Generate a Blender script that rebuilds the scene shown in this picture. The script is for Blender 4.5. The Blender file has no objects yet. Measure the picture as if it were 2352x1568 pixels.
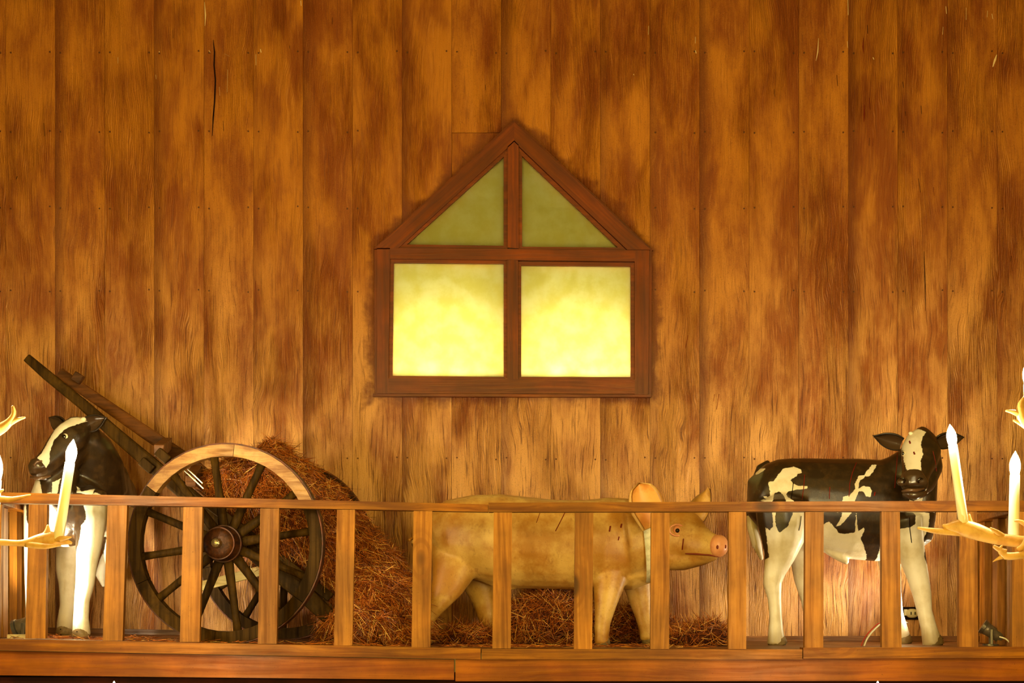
import bpy, bmesh, math, random
import numpy as np
from mathutils import Vector, Matrix, noise as mnoise
random.seed(7); RS = np.random.RandomState(11)
scene = bpy.context.scene
COL = scene.collection
# ------------------------------------------------------------------ camera, world, lights, exposure
FPX, CX, HY, EYE, DIST = 4000.0, 1176.0, 1380.0, 0.22, 8.0
cam_d = bpy.data.cameras.new('camera'); cam = bpy.data.objects.new('camera', cam_d); COL.objects.link(cam)
cam.location = (0, -DIST, EYE); cam.rotation_euler = (math.pi/2, 0, 0)
cam_d.sensor_width = 36; cam_d.lens = FPX/2352*36; cam_d.shift_y = (HY-784)/2352; cam_d.clip_end = 100
scene.camera = cam
scene.view_settings.view_transform = 'Standard'; scene.view_settings.look = 'None'
scene.view_settings.gamma = 1; scene.view_settings.use_curve_mapping = False
scene.view_settings.exposure = 0.0
w = bpy.data.worlds.new('world'); scene.world = w; w.use_nodes = True
w.node_tree.nodes['Background'].inputs[0].default_value = (1.0, .60, .08, 1)
w.node_tree.nodes['Background'].inputs[1].default_value = .16

def light(name, kind, loc, target, energy, color, **kw):
    d = bpy.data.lights.new(name, kind); d.energy = energy; d.color = color
    for k, v in kw.items(): setattr(d, k, v)
    o = bpy.data.objects.new(name, d); COL.objects.link(o); o.location = loc
    if target is not None:
        o.rotation_euler = (Vector(target)-Vector(loc)).to_track_quat('-Z', 'Y').to_euler()
    return o
# glow of the other chandeliers of the hall, in front of the gallery
light('hall_light', 'AREA', (0.0, -5.0, .9), (0, 1.0, .9), 235, (1.0, .70, .12), shape='RECTANGLE', size=6.0, size_y=1.6)
light('hall_light_high', 'AREA', (0.0, -4.0, 4.6), (0, 1.6, 2.4), 38, (1.0, .66, .10), shape='RECTANGLE', size=6.0, size_y=1.0)
# small floodlights standing on the gallery floor (their lamp bodies are built below)
light('flood_left', 'SPOT', (-2.36, .30, .20), (-1.2, 1.6, 1.35), 95, (1.0, .86, .55), spot_size=math.radians(118), spot_blend=.9, shadow_soft_size=.035)
light('flood_right', 'SPOT', (2.30, .90, .20), (.9, 1.6, 1.45), 62, (1.0, .86, .55), spot_size=math.radians(134), spot_blend=.7, shadow_soft_size=.035)

# ------------------------------------------------------------------ helpers
def S(Y): return FPX/(DIST+Y)
def P(px, py, Y): s = S(Y); return Vector(((px-CX)/s, Y, EYE-(py-HY)/s))
def floor_z(x): return .02*max(0.0, -.2-x)

def tag(o, label=None, cat=None, group=None, kind=None):
    if label: o['label'] = label
    if cat: o['category'] = cat
    if group: o['group'] = group
    if kind: o['kind'] = kind
    return o
def link(name, me, mat=None, parent=None):
    o = bpy.data.objects.new(name, me); COL.objects.link(o)
    if mat is not None and len(me.materials) == 0: me.materials.append(mat)
    if parent is not None:
        o.parent = parent
        if parent.location.length > 0:
            o.matrix_parent_inverse = Matrix.Translation(-parent.location)
    return o
def obj(name, bm, mat, parent=None, smooth=False):
    me = bpy.data.meshes.new(name)
    bmesh.ops.recalc_face_normals(bm, faces=bm.faces[:]) if smooth is not None else None
    bm.to_mesh(me); bm.free()
    if smooth:
        for p in me.polygons: p.use_smooth = True
    return link(name, me, mat, parent)
def empty(name, loc=(0, 0, 0), **t):
    o = bpy.data.objects.new(name, None); COL.objects.link(o); o.location = loc; o.empty_display_size = .1
    return tag(o, **t)
def prism(pts, y0, y1, bm=None, bevel=0.0):
    """closed prism: outline pts (x,z) between depth y0 (front) and y1"""
    bm = bm or bmesh.new()
    v0 = [bm.verts.new((x, y0, z)) for x, z in pts]; v1 = [bm.verts.new((x, y1, z)) for x, z in pts]
    n = len(pts); bm.faces.new(v0); bm.faces.new(v1[::-1])
    es = []
    for i in range(n):
        bm.faces.new((v0[(i+1) % n], v0[i], v1[i], v1[(i+1) % n]))
    if bevel:
        bm.edges.ensure_lookup_table()
        es = [e for e in bm.edges if e.verts[0].co.y == y0 and e.verts[1].co.y == y0]
        bmesh.ops.bevel(bm, geom=es, offset=bevel, segments=1, affect='EDGES')
    return bm
def ppx(pts, Y): return [((px-CX)/S(Y), EYE-(py-HY)/S(Y)) for px, py in pts]
def frame_of(t, side):
    t = t.normalized(); s = Vector(side); s = (s-t*s.dot(t)).normalized(); return s, s.cross(t)
def loft(secs, side=(0, 1, 0), n=16, bm=None, cap=True, power=1.0):
    """secs: list of (Vector center, r_up, r_side). closed tube with elliptical sections"""
    bm = bm or bmesh.new(); rings = []
    for i, (c, ru, rs) in enumerate(secs):
        a = secs[max(i-1, 0)][0]; b = secs[min(i+1, len(secs)-1)][0]
        s, u = frame_of(b-a, side)
        ring = []
        for k in range(n):
            th = 2*math.pi*k/n; cc, ss = math.cos(th), math.sin(th)
            if power != 1.0:
                cc = math.copysign(abs(cc)**power, cc); ss = math.copysign(abs(ss)**power, ss)
            ring.append(bm.verts.new(c+s*(rs*cc)+u*(ru*ss)))
        rings.append(ring)
    for a, b in zip(rings, rings[1:]):
        for k in range(n): bm.faces.new((a[k], a[(k+1) % n], b[(k+1) % n], b[k]))
    if cap:
        for r, rev, j, jj in ((rings[0], True, 0, 1), (rings[-1], False, -1, -2)):
            d = (secs[j][0]-secs[jj][0]).normalized()*min(secs[j][1], secs[j][2])*.45
            cv = bm.verts.new(secs[j][0]+d)
            for k in range(n):
                f = (r[k], r[(k+1) % n], cv); bm.faces.new(f[::-1] if rev else f)
    return bm
def tube(pts, r, n=8, bm=None, flat=1.0, side=(0, 1, 0)):
    rr = r if hasattr(r, '__len__') else [r]*len(pts)
    return loft([(Vector(p), q*flat, q) for p, q in zip(pts, rr)], side=side, n=n, bm=bm)
def smooth_pts(pts, k=4):
    """Catmull-Rom through tuples of any width"""
    P_ = [np.array(p, float) for p in pts]; out = []
    for i in range(len(P_)-1):
        p0 = P_[max(i-1, 0)]; p1 = P_[i]; p2 = P_[i+1]; p3 = P_[min(i+2, len(P_)-1)]
        for j in range(k):
            t = j/k
            out.append(.5*((2*p1)+(-p0+p2)*t+(2*p0-5*p1+4*p2-p3)*t*t+(-p0+3*p1-3*p2+p3)*t**3))
    out.append(P_[-1]); return out
def ball(c, r, bm=None, seg=16):
    bm = bm or bmesh.new(); r = r if hasattr(r, '__len__') else (r, r, r)
    bmesh.ops.create_uvsphere(bm, u_segments=seg, v_segments=seg//2+2, radius=1, matrix=Matrix.Translation(c) @ Matrix.Diagonal((*r, 1)))
    return bm
def beam(a, b, wd, ht, bm=None, side=(0, 1, 0), bevel=.003):
    """rectangular bar a->b ; wd along side, ht across"""
    a, b = Vector(a), Vector(b); s, u = frame_of(b-a, side); bm = bm or bmesh.new()
    q = []
    for c in (a, b):
        q.append([bm.verts.new(c+s*(i*wd/2)+u*(j*ht/2)) for i, j in ((-1, -1), (1, -1), (1, 1), (-1, 1))])
    f = [bm.faces.new(q[0][::-1]), bm.faces.new(q[1])]
    for k in range(4): f.append(bm.faces.new((q[0][k], q[0][(k+1) % 4], q[1][(k+1) % 4], q[1][k])))
    if bevel:
        es = set(e for ff in f for e in ff.edges)
        bmesh.ops.bevel(bm, geom=list(es), offset=bevel, segments=1, affect='EDGES')
    return bm
def cyl(c, axis, r, h, n=24, bm=None, r2=None):
    axis = Vector(axis).normalized(); bm = bm or bmesh.new()
    m = Matrix.Translation(c) @ axis.to_track_quat('Z', 'Y').to_matrix().to_4x4()
    bmesh.ops.create_cone(bm, cap_ends=True, segments=n, radius1=r, radius2=r if r2 is None else r2, depth=h, matrix=m)
    return bm
def fuse(name, bms, mat, parent=None, voxel=.008, it=6, attr=None):
    """join closed lofts into ONE continuous surface"""
    me = bpy.data.meshes.new('tmp'); big = bmesh.new()
    for b in bms:
        t = bpy.data.meshes.new('t'); bmesh.ops.recalc_face_normals(b, faces=b.faces[:]); b.to_mesh(t); b.free(); big.from_mesh(t); bpy.data.meshes.remove(t)
    big.to_mesh(me); big.free()
    o = bpy.data.objects.new('tmp', me); COL.objects.link(o)
    m = o.modifiers.new('r', 'REMESH'); m.mode = 'VOXEL'; m.voxel_size = voxel; m.use_smooth_shade = True
    s = o.modifiers.new('s', 'SMOOTH'); s.factor = .5; s.iterations = it
    dg = bpy.context.evaluated_depsgraph_get(); dg.update()
    new = bpy.data.meshes.new_from_object(o.evaluated_get(dg)); new.name = name
    bpy.data.objects.remove(o); bpy.data.meshes.remove(me)
    for p in new.polygons: p.use_smooth = True
    new.materials.clear()
    return link(name, new, mat, parent)

# ------------------------------------------------------------------ node materials
class NT:
    def __init__(s, name):
        s.m = bpy.data.materials.new(name); s.m.use_nodes = True; s.t = s.m.node_tree
        s.b = s.t.nodes['Principled BSDF']; s.out = s.t.nodes['Material Output']
        s.tc = s.n('ShaderNodeTexCoord'); s.oi = s.n('ShaderNodeObjectInfo')
    def n(s, k, **kw):
        x = s.t.nodes.new(k)
        for a, v in kw.items(): setattr(x, a, v)
        return x
    def l(s, a, b): s.t.links.new(a, b)
    def put(s, sock, v):
        if isinstance(v, bpy.types.NodeSocket): s.l(v, sock)
        elif v is not None: sock.default_value = v
    def math(s, op, a, b=None, c=None, clamp=False):
        x = s.n('ShaderNodeMath', operation=op); x.use_clamp = clamp
        for i, v in enumerate((a, b, c)): s.put(x.inputs[i], v)
        return x.outputs[0]
    def vmul(s, v, k):
        x = s.n('ShaderNodeVectorMath', operation='MULTIPLY'); s.put(x.inputs[0], v); x.inputs[1].default_value = k; return x.outputs[0]
    def vadd(s, v, k):
        x = s.n('ShaderNodeVectorMath', operation='ADD'); s.put(x.inputs[0], v); s.put(x.inputs[1], k); return x.outputs[0]
    def noise(s, v, scale=1, detail=4, rough=.5, dist=0):
        x = s.n('ShaderNodeTexNoise'); s.put(x.inputs['Vector'], v); x.inputs['Scale'].default_value = scale
        x.inputs['Detail'].default_value = detail; x.inputs['Roughness'].default_value = rough; x.inputs['Distortion'].default_value = dist
        return x.outputs[0]
    def ss(s, v, a, b, lo=0, hi=1):
        x = s.n('ShaderNodeMapRange', interpolation_type='SMOOTHSTEP'); s.put(x.inputs[0], v)
        for i, q in zip((1, 2, 3, 4), (a, b, lo, hi)): x.inputs[i].default_value = q
        return x.outputs[0]
    def mix(s, f, a, b, mode='MIX'):
        x = s.n('ShaderNodeMix', data_type='RGBA', blend_type=mode)
        s.put(x.inputs[0], f); s.put(x.inputs[6], a); s.put(x.inputs[7], b); return x.outputs[2]
    def attr(s, name): return s.n('ShaderNodeAttribute', attribute_name=name).outputs['Fac']
    def rnd(s, k=(37, 53, 71)):
        x = s.n('ShaderNodeCombineXYZ')
        for i in range(3): s.l(s.math('MULTIPLY', s.oi.outputs['Random'], float(k[i])), x.inputs[i])
        return x.outputs[0]
    def bump(s, h, strength=.5, dist=.01):
        x = s.n('ShaderNodeBump'); s.put(x.inputs['Height'], h); x.inputs['Strength'].default_value = strength; x.inputs['Distance'].default_value = dist
        s.l(x.outputs[0], s.b.inputs['Normal'])
    def fin(s, col, rough=.5, spec=.5):
        s.put(s.b.inputs['Base Color'], col); s.put(s.b.inputs['Roughness'], rough); s.b.inputs['Specular IOR Level'].default_value = spec
        return s.m
def lin(r, g, b):
    f = lambda c: (c/255/12.92) if c <= 10 else ((c/255+.055)/1.055)**2.4
    return (f(r), f(g), f(b), 1)

def wood(name, dark, light_, axis=2, rough=.45, knots=0.0, grain=70.0, bump=.35, spec=.4, dirt=None, rot=0.0):
    s = NT(name); tco = s.tc.outputs['Object']
    if rot:
        vr = s.n('ShaderNodeVectorRotate', rotation_type='Y_AXIS'); s.l(tco, vr.inputs['Vector']); vr.inputs['Angle'].default_value = rot; tco = vr.outputs[0]
    v = s.vadd(tco, s.rnd())
    k = [grain]*3; k[axis] = grain*.035
    low = [5.0]*3; low[axis] = .8
    warp = s.noise(s.vmul(v, tuple(low)), 1, 3, .5)
    sc = s.n('ShaderNodeVectorMath', operation='SCALE'); s.l(s.n('ShaderNodeCombineXYZ').outputs[0], sc.inputs[0])
    cx = s.n('ShaderNodeCombineXYZ')
    for i in range(3):
        if i != axis: s.l(s.math('MULTIPLY', warp, .10), cx.inputs[i])
    gv = s.vmul(s.vadd(v, cx.outputs[0]), tuple(k))
    g = s.noise(gv, 1, 5, .6)
    rings = [26.0]*3; rings[axis] = .8
    g2 = s.noise(s.vmul(s.vadd(v, cx.outputs[0]), tuple(rings)), 1, 2, .5, .6)
    f = s.math('ADD', s.math('MULTIPLY', g, .55), s.math('MULTIPLY', g2, .45))
    f = s.ss(f, .34, .66)
    c = s.mix(f, dark, light_)
    blot = s.ss(s.noise(v, 3.0, 4, .6), .35, .75, .62, 1.12)
    mul = s.n('ShaderNodeVectorMath', operation='SCALE'); s.l(c, mul.inputs[0]); s.l(blot, mul.inputs[3]); c = mul.outputs[0]
    speck = s.ss(s.noise(v, 160, 2, .6), .66, .74)
    c = s.mix(s.math('MULTIPLY', speck, .5), c, tuple([x*.35 for x in dark[:3]]+[1]))
    h = g
    if knots:
        kk = [5.0]*3; kk[axis] = 2.6
        vo = s.n('ShaderNodeTexVoronoi'); s.l(s.vmul(v, tuple(kk)), vo.inputs['Vector']); vo.inputs['Scale'].default_value = knots
        d = vo.outputs['Distance']
        core = s.ss(d, .10, .05); ring = s.math('MULTIPLY', s.ss(d, .26, .12), s.ss(s.math('SINE', s.math('MULTIPLY', d, 100.0)), -.4, .6))
        c = s.mix(s.math('MULTIPLY', ring, .6), c, dark); c = s.mix(s.math('MULTIPLY', core, .85), c, tuple([x*.22 for x in dark[:3]]+[1]))
    if dirt is not None:
        dm = s.ss(s.noise(v, 6, 4, .7), .45, .65); c = s.mix(s.math('MULTIPLY', dm, .7), c, dirt)
    s.bump(h, bump, .004)
    rr = s.ss(g, .3, .7, rough+.12, rough-.08)
    return s.fin(c, rr, spec)

# window outline, needed both for the planks' cut-out and for the stain round it
WY = 1.60
WIN = ppx([(865, 572), (1181, 281), (1494, 575), (1490, 907), (863, 907)], WY)
WCX = (1179-CX)/S(WY)
def wall_mat():
    s = NT('weathered wall boards'); sep = s.n('ShaderNodeSeparateXYZ'); s.l(s.tc.outputs['Object'], sep.inputs[0])
    X, Z = sep.outputs[0], sep.outputs[2]
    v = s.vadd(s.tc.outputs['Object'], s.rnd())
    warp = s.noise(s.vmul(v, (3.2, 3.2, 1.1)), 1, 3, .55, .3)
    cx = s.n('ShaderNodeCombineXYZ'); s.l(s.math('MULTIPLY', warp, .16), cx.inputs[0]); wv = s.vadd(v, cx.outputs[0])
    g = s.noise(s.vmul(wv, (130, 130, 5.0)), 1, 5, .62)
    wav = s.n('ShaderNodeTexWave', wave_type='BANDS', bands_direction='X'); s.l(s.vmul(wv, (1, 1, .12)), wav.inputs['Vector'])
    wav.inputs['Scale'].default_value = 36; wav.inputs['Distortion'].default_value = 5.5; wav.inputs['Detail'].default_value = 3; wav.inputs['Detail Scale'].default_value = 1.6
    where = s.ss(s.noise(s.vmul(v, (4, 4, 1.3)), 1, 2), .40, .62)
    wv2 = s.math('MULTIPLY', wav.outputs['Fac'], where)
    # worn paint: pale where the stain is rubbed away; lower boards also tinted with floodlight
    b1 = s.noise(s.vmul(v, (6.0, 6.0, 2.1)), 1, 6, .58, .2)
    b2 = s.noise(s.vmul(v, (30, 30, 6.0)), 1, 4, .65)
    b3 = s.noise(s.tc.outputs['Object'], .9, 3, .5)
    f = s.math('ADD', s.math('MULTIPLY', b1, .70), s.math('MULTIPLY', b2, .12))
    f = s.math('ADD', f, s.math('MULTIPLY', b3, .18))
    raw_lit = s.ss(s.math('ADD', Z, s.math('MULTIPLY', b3, 1.2)), 1.2, 3.2, 1, 0)
    worn = s.ss(s.math('ADD', f, s.math('MULTIPLY', raw_lit, .012)), .38, .62)
    c = s.mix(worn, s.mix(raw_lit, lin(136, 64, 5), lin(148, 78, 18)), s.mix(raw_lit, lin(190, 116, 24), lin(224, 164, 94)))
    k = s.math('ADD', .35, s.math('MULTIPLY', raw_lit, .65))
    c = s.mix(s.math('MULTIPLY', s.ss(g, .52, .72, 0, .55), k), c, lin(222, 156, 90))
    c = s.mix(s.math('MULTIPLY', s.ss(g, .47, .33, 0, .9), k), c, lin(84, 32, 2))
    c = s.mix(s.math('MULTIPLY', s.math('MULTIPLY', s.ss(wv2, .45, .9), .45), k), c, lin(84, 34, 4))
    # stain brushed heavier along board edges and round the window
    u = s.attr('u'); es = s.attr('edge')
    e = s.math('MULTIPLY', s.ss(s.math('ADD', u, s.math('MULTIPLY', s.noise(s.vmul(v, (9, 9, 2)), 1, 3), .22)), .10, .42, 1, 0), es)
    c = s.mix(s.math('MULTIPLY', e, .80), c, lin(98, 38, 2))
    ax = s.math('ABSOLUTE', s.math('SUBTRACT', X, WCX))
    (x0, z0), (xa, za), (x1, z1) = WIN[0], WIN[1], WIN[2]
    hw = (x1-x0)/2; hz = za-z0; ln = math.hypot(hw, hz); nx, nz = hz/ln, hw/ln
    d1 = s.math('SUBTRACT', s.math('ADD', s.math('MULTIPLY', ax, nx), s.math('MULTIPLY', Z, nz)), nz*za)
    d2 = s.math('SUBTRACT', ax, hw)
    d = s.math('MAXIMUM', s.math('MAXIMUM', d1, d2), s.math('SUBTRACT', WIN[3][1], Z))
    dn = s.math('SUBTRACT', d, s.math('MULTIPLY', s.math('SUBTRACT', s.noise(v, 5.5, 5, .62), .40), .26))
    c = s.mix(s.math('MULTIPLY', s.ss(dn, .05, -.015), .85), c, lin(104, 40, 2))
    fine = s.noise(s.vmul(v, (1, 1, 1)), 230, 3, .7)
    c = s.mix(s.ss(fine, .57, .72, 0, .8), c, lin(74, 26, 2))
    c = s.mix(s.ss(fine, .40, .30, 0, .4), c, lin(214, 140, 64))
    h = s.math('ADD', s.math('MULTIPLY', g, .7), s.math('MULTIPLY', wv2, -.55))
    s.bump(h, .9, .006)
    return s.fin(c, s.ss(g, .3, .7, .58, .34), .45)

def simple(name, col, rough=.5, spec=.5, metal=0.0, nz=None, nscale=30, emit=None, es=0, bump=0, blend=.6):
    s = NT(name); c = col
    v = s.tc.outputs['Object']
    if nz is not None: c = s.mix(s.math('MULTIPLY', s.ss(s.noise(v, nscale, 4, .6), .42, .66), blend), col, nz)
    if bump: s.bump(s.noise(v, nscale*3, 3, .6), bump, .004)
    s.b.inputs['Metallic'].default_value = metal
    if emit: s.b.inputs['Emission Color'].default_value = emit; s.b.inputs['Emission Strength'].default_value = es
    return s.fin(c, rough, spec)

M = {}
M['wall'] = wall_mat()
M['void'] = simple('dark underside', lin(34, 14, 6), .9, .1, nz=lin(60, 22, 8), nscale=4)
M['rail'] = wood('stained rail wood', lin(112, 58, 3), lin(158, 96, 14), axis=0, knots=.5, spec=.2)
M['fascia'] = wood('fascia board wood', lin(120, 54, 2), lin(154, 84, 8), axis=0, grain=45, rough=.42, spec=.2)
M['baluster'] = wood('pine baluster wood', lin(122, 70, 12), lin(170, 110, 34), axis=2, knots=.55, rough=.5, spec=.2)
M['floor'] = wood('gallery floor boards', lin(96, 52, 18), lin(150, 92, 40), axis=0)
M['frame'] = wood('red-brown window frame', lin(100, 35, 1), lin(134, 54, 3), axis=2, bump=.25, rough=.4)
M['frame_h'] = wood('red-brown window frame across', lin(100, 35, 1), lin(134, 54, 3), axis=0, bump=.25, rough=.4)
M['frame_up'] = wood('window gable wood rising', lin(100, 35, 1), lin(134, 54, 3), axis=0, bump=.25, rough=.4, rot=.74)
M['frame_down'] = wood('window gable wood falling', lin(100, 35, 1), lin(134, 54, 3), axis=0, bump=.25, rough=.4, rot=-.74)
M['cart_dark'] = wood('dark weathered cart wood', lin(44, 27, 5), lin(84, 57, 15), axis=2, bump=.5, rough=.6, spec=.06, dirt=lin(34, 22, 6))
M['cart_brown'] = wood('brown cart wood', lin(84, 44, 16), lin(138, 82, 34), axis=0, bump=.5, rough=.5)
M['hub'] = wood('dark red-brown hub wood', lin(44, 20, 4), lin(82, 42, 12), axis=1, bump=.5, rough=.5, spec=.2)
M['felloe_tan'] = wood('bare tan rim wood', lin(150, 96, 36), lin(212, 156, 82), axis=0, bump=.5, rough=.5, dirt=lin(120, 72, 26))
M['tire'] = simple('rusty iron tyre', lin(62, 34, 18), .55, .5, .5, nz=lin(104, 48, 18), nscale=18)
M['iron'] = simple('dark iron', lin(50, 34, 20), .35, .6, .6, nz=lin(90, 56, 26))
M['iron_gloss'] = simple('worn bright iron and gloss', lin(190, 170, 130), .3, .6, .9)
M['pale_wood'] = wood('pale bare wood', lin(196, 170, 104), lin(236, 214, 150), axis=0, bump=.2)
M['hay_core'] = simple('matted hay', lin(58, 24, 6), .9, .2, nz=lin(96, 46, 12), nscale=26, bump=.6)
M['eye_white'] = simple('eye white', lin(232, 214, 180), .2, .6)
M['eye_dark'] = simple('glossy dark eye', lin(26, 12, 6), .08, .8)
M['black_hide'] = simple('black hide', lin(40, 27, 14), .38, .5)
M['white_hide'] = simple('cream hide', lin(238, 226, 204), .42, .45, nz=lin(206, 186, 146), nscale=9)
M['hoof'] = simple('hoof', lin(120, 96, 60), .5, .4, nz=lin(160, 134, 92))
M['muzzle'] = simple('dark muzzle', lin(66, 46, 28), .25, .6)
M['lip'] = simple('muzzle lip', lin(92, 62, 38), .3, .6)
M['snout'] = simple('pink snout', lin(222, 150, 96), .4, .5, nz=lin(200, 118, 66), nscale=20)
M['ear_in'] = simple('inner ear', lin(224, 160, 78), .45, .4, nz=lin(196, 110, 44), nscale=14)
M['mouth'] = simple('mouth crease', lin(120, 44, 16), .6, .3)
M['collar'] = simple('pale collar', lin(240, 232, 200), .5, .3, nz=lin(196, 186, 140))
M['candle'] = simple('cream candle sleeve', lin(250, 240, 222), .45, .4)
M['bulb'] = simple('lit candle bulb', (1, .8, .5, 1), emit=(1.0, .86, .50, 1), es=1020)
M['antler'] = simple('antler', lin(206, 160, 92), .42, .5, nz=lin(160, 106, 46), nscale=14, bump=.4)
M['metal'] = simple('lamp metal', lin(120, 112, 96), .3, .6, .8)
M['lamp_dark'] = simple('dark lamp body', lin(96, 82, 60), .35, .5, .3, nz=lin(130, 112, 84))
M['plastic'] = simple('ivory plastic', lin(238, 226, 176), .4, .5)
M['cable_white'] = simple('white cable', lin(240, 236, 220), .4)
M['cable_red'] = simple('red cable', lin(190, 50, 26), .4)
M['scratch_dark'] = simple('dark crack', lin(26, 10, 4), .9, .1)
M['scratch_red'] = simple('red streak', lin(112, 24, 4), .6, .2)
M['scratch_pale'] = simple('chipped paint', lin(232, 200, 150), .6, .3)
M['nail'] = simple('nail head', lin(90, 48, 20), .5, .4, .3)
M['light_box_in'] = simple('inside of added light box', lin(120, 116, 80), .8, .2)
def hide_mat(name, edge=.010, base_b=lin(42, 27, 12), base_w=lin(238, 226, 204), dirty=lin(206, 186, 146)):
    s = NT(name); v = s.tc.outputs['Object']
    f = s.math('ADD', s.attr('spot'), s.math('MULTIPLY', s.math('SUBTRACT', s.noise(v, 60, 3, .6), .5), .012))
    k = s.ss(f, -.0012, .0012)
    wc = s.mix(s.ss(s.noise(v, 7, 4, .6), .42, .70, 0, .75), base_w, dirty)
    bc = s.mix(s.ss(s.noise(v, 22, 4, .65), .4, .75), base_b, lin(66, 44, 20))
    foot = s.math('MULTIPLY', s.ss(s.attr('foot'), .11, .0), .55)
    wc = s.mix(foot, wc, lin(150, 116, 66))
    hair = s.noise(s.vmul(v, (60, 60, 34)), 1.4, 4, .7, .5)
    s.bump(hair, .25, .004)
    return s.fin(s.mix(k, wc, bc), .36, .5)
M['calf'] = hide_mat('black and white calf hide')
def pig_mat():
    s = NT('ochre pig skin'); v = s.tc.outputs['Object']
    c = s.mix(s.ss(s.noise(v, 5, 5, .62), .36, .66), lin(176, 118, 40), lin(216, 172, 92))
    c = s.mix(s.ss(s.noise(s.vmul(v, (1.3, 1, .7)), 26, 5, .7), .52, .72, 0, .45), c, lin(140, 80, 26))
    c = s.mix(s.ss(s.noise(v, 170, 2, .6), .64, .74, 0, .5), c, lin(96, 50, 16))
    s.bump(s.noise(v, 40, 5, .7), .3, .005)
    return s.fin(c, .42, .5)
M['pig'] = pig_mat()
def straw_mat():
    s = NT('straw strands'); t = s.attr('tone')
    c = s.mix(s.ss(t, 0, .6), lin(92, 34, 3), lin(184, 98, 24)); c = s.mix(s.ss(t, .72, 1.0), c, lin(238, 186, 96))
    s.b.inputs['Subsurface Weight'].default_value = 0
    return s.fin(c, .45, .4)
M['straw'] = straw_mat()
def pane_mat():
    s = NT('frosted yellow glass'); v = s.tc.outputs['Object']
    tr = s.n('ShaderNodeBsdfTranslucent'); gl = s.n('ShaderNodeBsdfGlossy'); mx = s.n('ShaderNodeMixShader')
    c = s.mix(s.ss(s.noise(v, 10, 4, .6), .35, .68), (.84, .77, .33, 1), (.91, .86, .50, 1))
    s.l(c, tr.inputs[0]); gl.inputs['Roughness'].default_value = .25
    bp = s.n('ShaderNodeBump'); s.l(s.noise(v, 95, 3, .6), bp.inputs['Height']); bp.inputs['Strength'].default_value = .5; bp.inputs['Distance'].default_value = .004
    s.l(bp.outputs[0], gl.inputs['Normal']); mx.inputs[0].default_value = .04
    s.l(tr.outputs[0], mx.inputs[1]); s.l(gl.outputs[0], mx.inputs[2]); s.l(mx.outputs[0], s.out.inputs[0])
    return s.m
M['pane'] = pane_mat()

# ------------------------------------------------------------------ back wall of single boards
wall = empty('wall_back', (0, 0, 0), kind='structure')
sW = S(WY); PIT = 113.85; X0PX = 13.0
ZT, ZB = EYE+(HY+150)/sW, -.02
win_px = [(865, 572), (1181, 281), (1494, 575), (1490, 907), (863, 907)]
def gable_y(px): # inner line of the cut-out, just under the frame
    return 281+26+(abs(px-1180))*(574-281)/315.0
def plank(pts, edge, jit):
    y0 = WY+jit
    bm = prism(pts, y0, WY+.022, bevel=.0016)
    xs = [p[0] for p in pts]; a, b = min(xs), max(xs)
    uL = bm.verts.layers.float.new('u'); eL = bm.verts.layers.float.new('edge')
    for v in bm.verts: v[uL] = (v.co.x-a)/(b-a) if edge >= 0 else (b-v.co.x)/(b-a); v[eL] = abs(edge)
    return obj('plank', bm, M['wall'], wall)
# heavier stain beside these joints (from the photograph)
EDGE = {1: 1.0, 3: .8, 6: .8, 8: .9, 10: 1.0, 12: .7, 13: .5, 14: 1.0, 17: .9, 5: .3, 19: .4, 16: .3}
gap = .0007
def topz(py): return EYE-(py-HY)/sW
for i in range(-5, 27):
    pa, pb = X0PX+PIT*i, X0PX+PIT*(i+1)
    xa, xb = (pa-CX)/sW+gap, (pb-CX)/sW-gap
    e = EDGE.get(i, .12); j = random.uniform(-.002, .002)
    lo, hi = max(pa, 882), min(pb, 1478)
    if hi-lo < 5:
        if i == 7:
            zc = topz(308)
            plank([(xa, zc-.002), (xb, zc-.002), (xb, ZB), (xa, ZB)], e, j); plank([(xa, ZT), (xb, ZT), (xb, zc+.001), (xa, zc+.001)], e, -j)
        else: plank([(xa, ZT), (xb, ZT), (xb, ZB), (xa, ZB)], e, j)
        continue
    X = lambda p: (p-CX)/sW
    if pa < 882:      # board notched by the window on its right
        plank([(xa, ZB), (xa, ZT), (xb, ZT), (xb, topz(gable_y(pb))), (X(882), topz(gable_y(882))), (X(882), topz(893)), (xb, topz(893)), (xb, ZB)], e, j)
    elif pb > 1478:
        plank([(xb, ZT), (xb, ZB), (xa, ZB), (xa, topz(893)), (X(1478), topz(893)), (X(1478), topz(gable_y(1478))), (xa, topz(gable_y(pa))), (xa, ZT)], e, j)
    else:
        bot = [(xa, topz(gable_y(pa)))] + ([(X(1180), topz(gable_y(1180)))] if pa < 1180 < pb else []) + [(xb, topz(gable_y(pb)))]
        if i == 9:
            zc = topz(305); plank([(xa, ZT), (xb, ZT), (xb, zc+.001), (xa, zc+.001)], e, j); plank([(xa, zc-.001), (xb, zc-.001)]+bot[::-1], e, -j)
        else: plank([(xa, ZT), (xb, ZT)]+bot[::-1], e, j)
        if i == 12:
            zc = topz(1057); plank([(xa, topz(893)), (xb, topz(893)), (xb, zc+.001), (xa, zc+.001)], .5, j); plank([(xa, zc-.002), (xb, zc-.002), (xb, ZB), (xa, ZB)], .2, -j)
        else: plank([(xa, topz(893)), (xb, topz(893)), (xb, ZB), (xa, ZB)], e*.6, -j)
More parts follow.
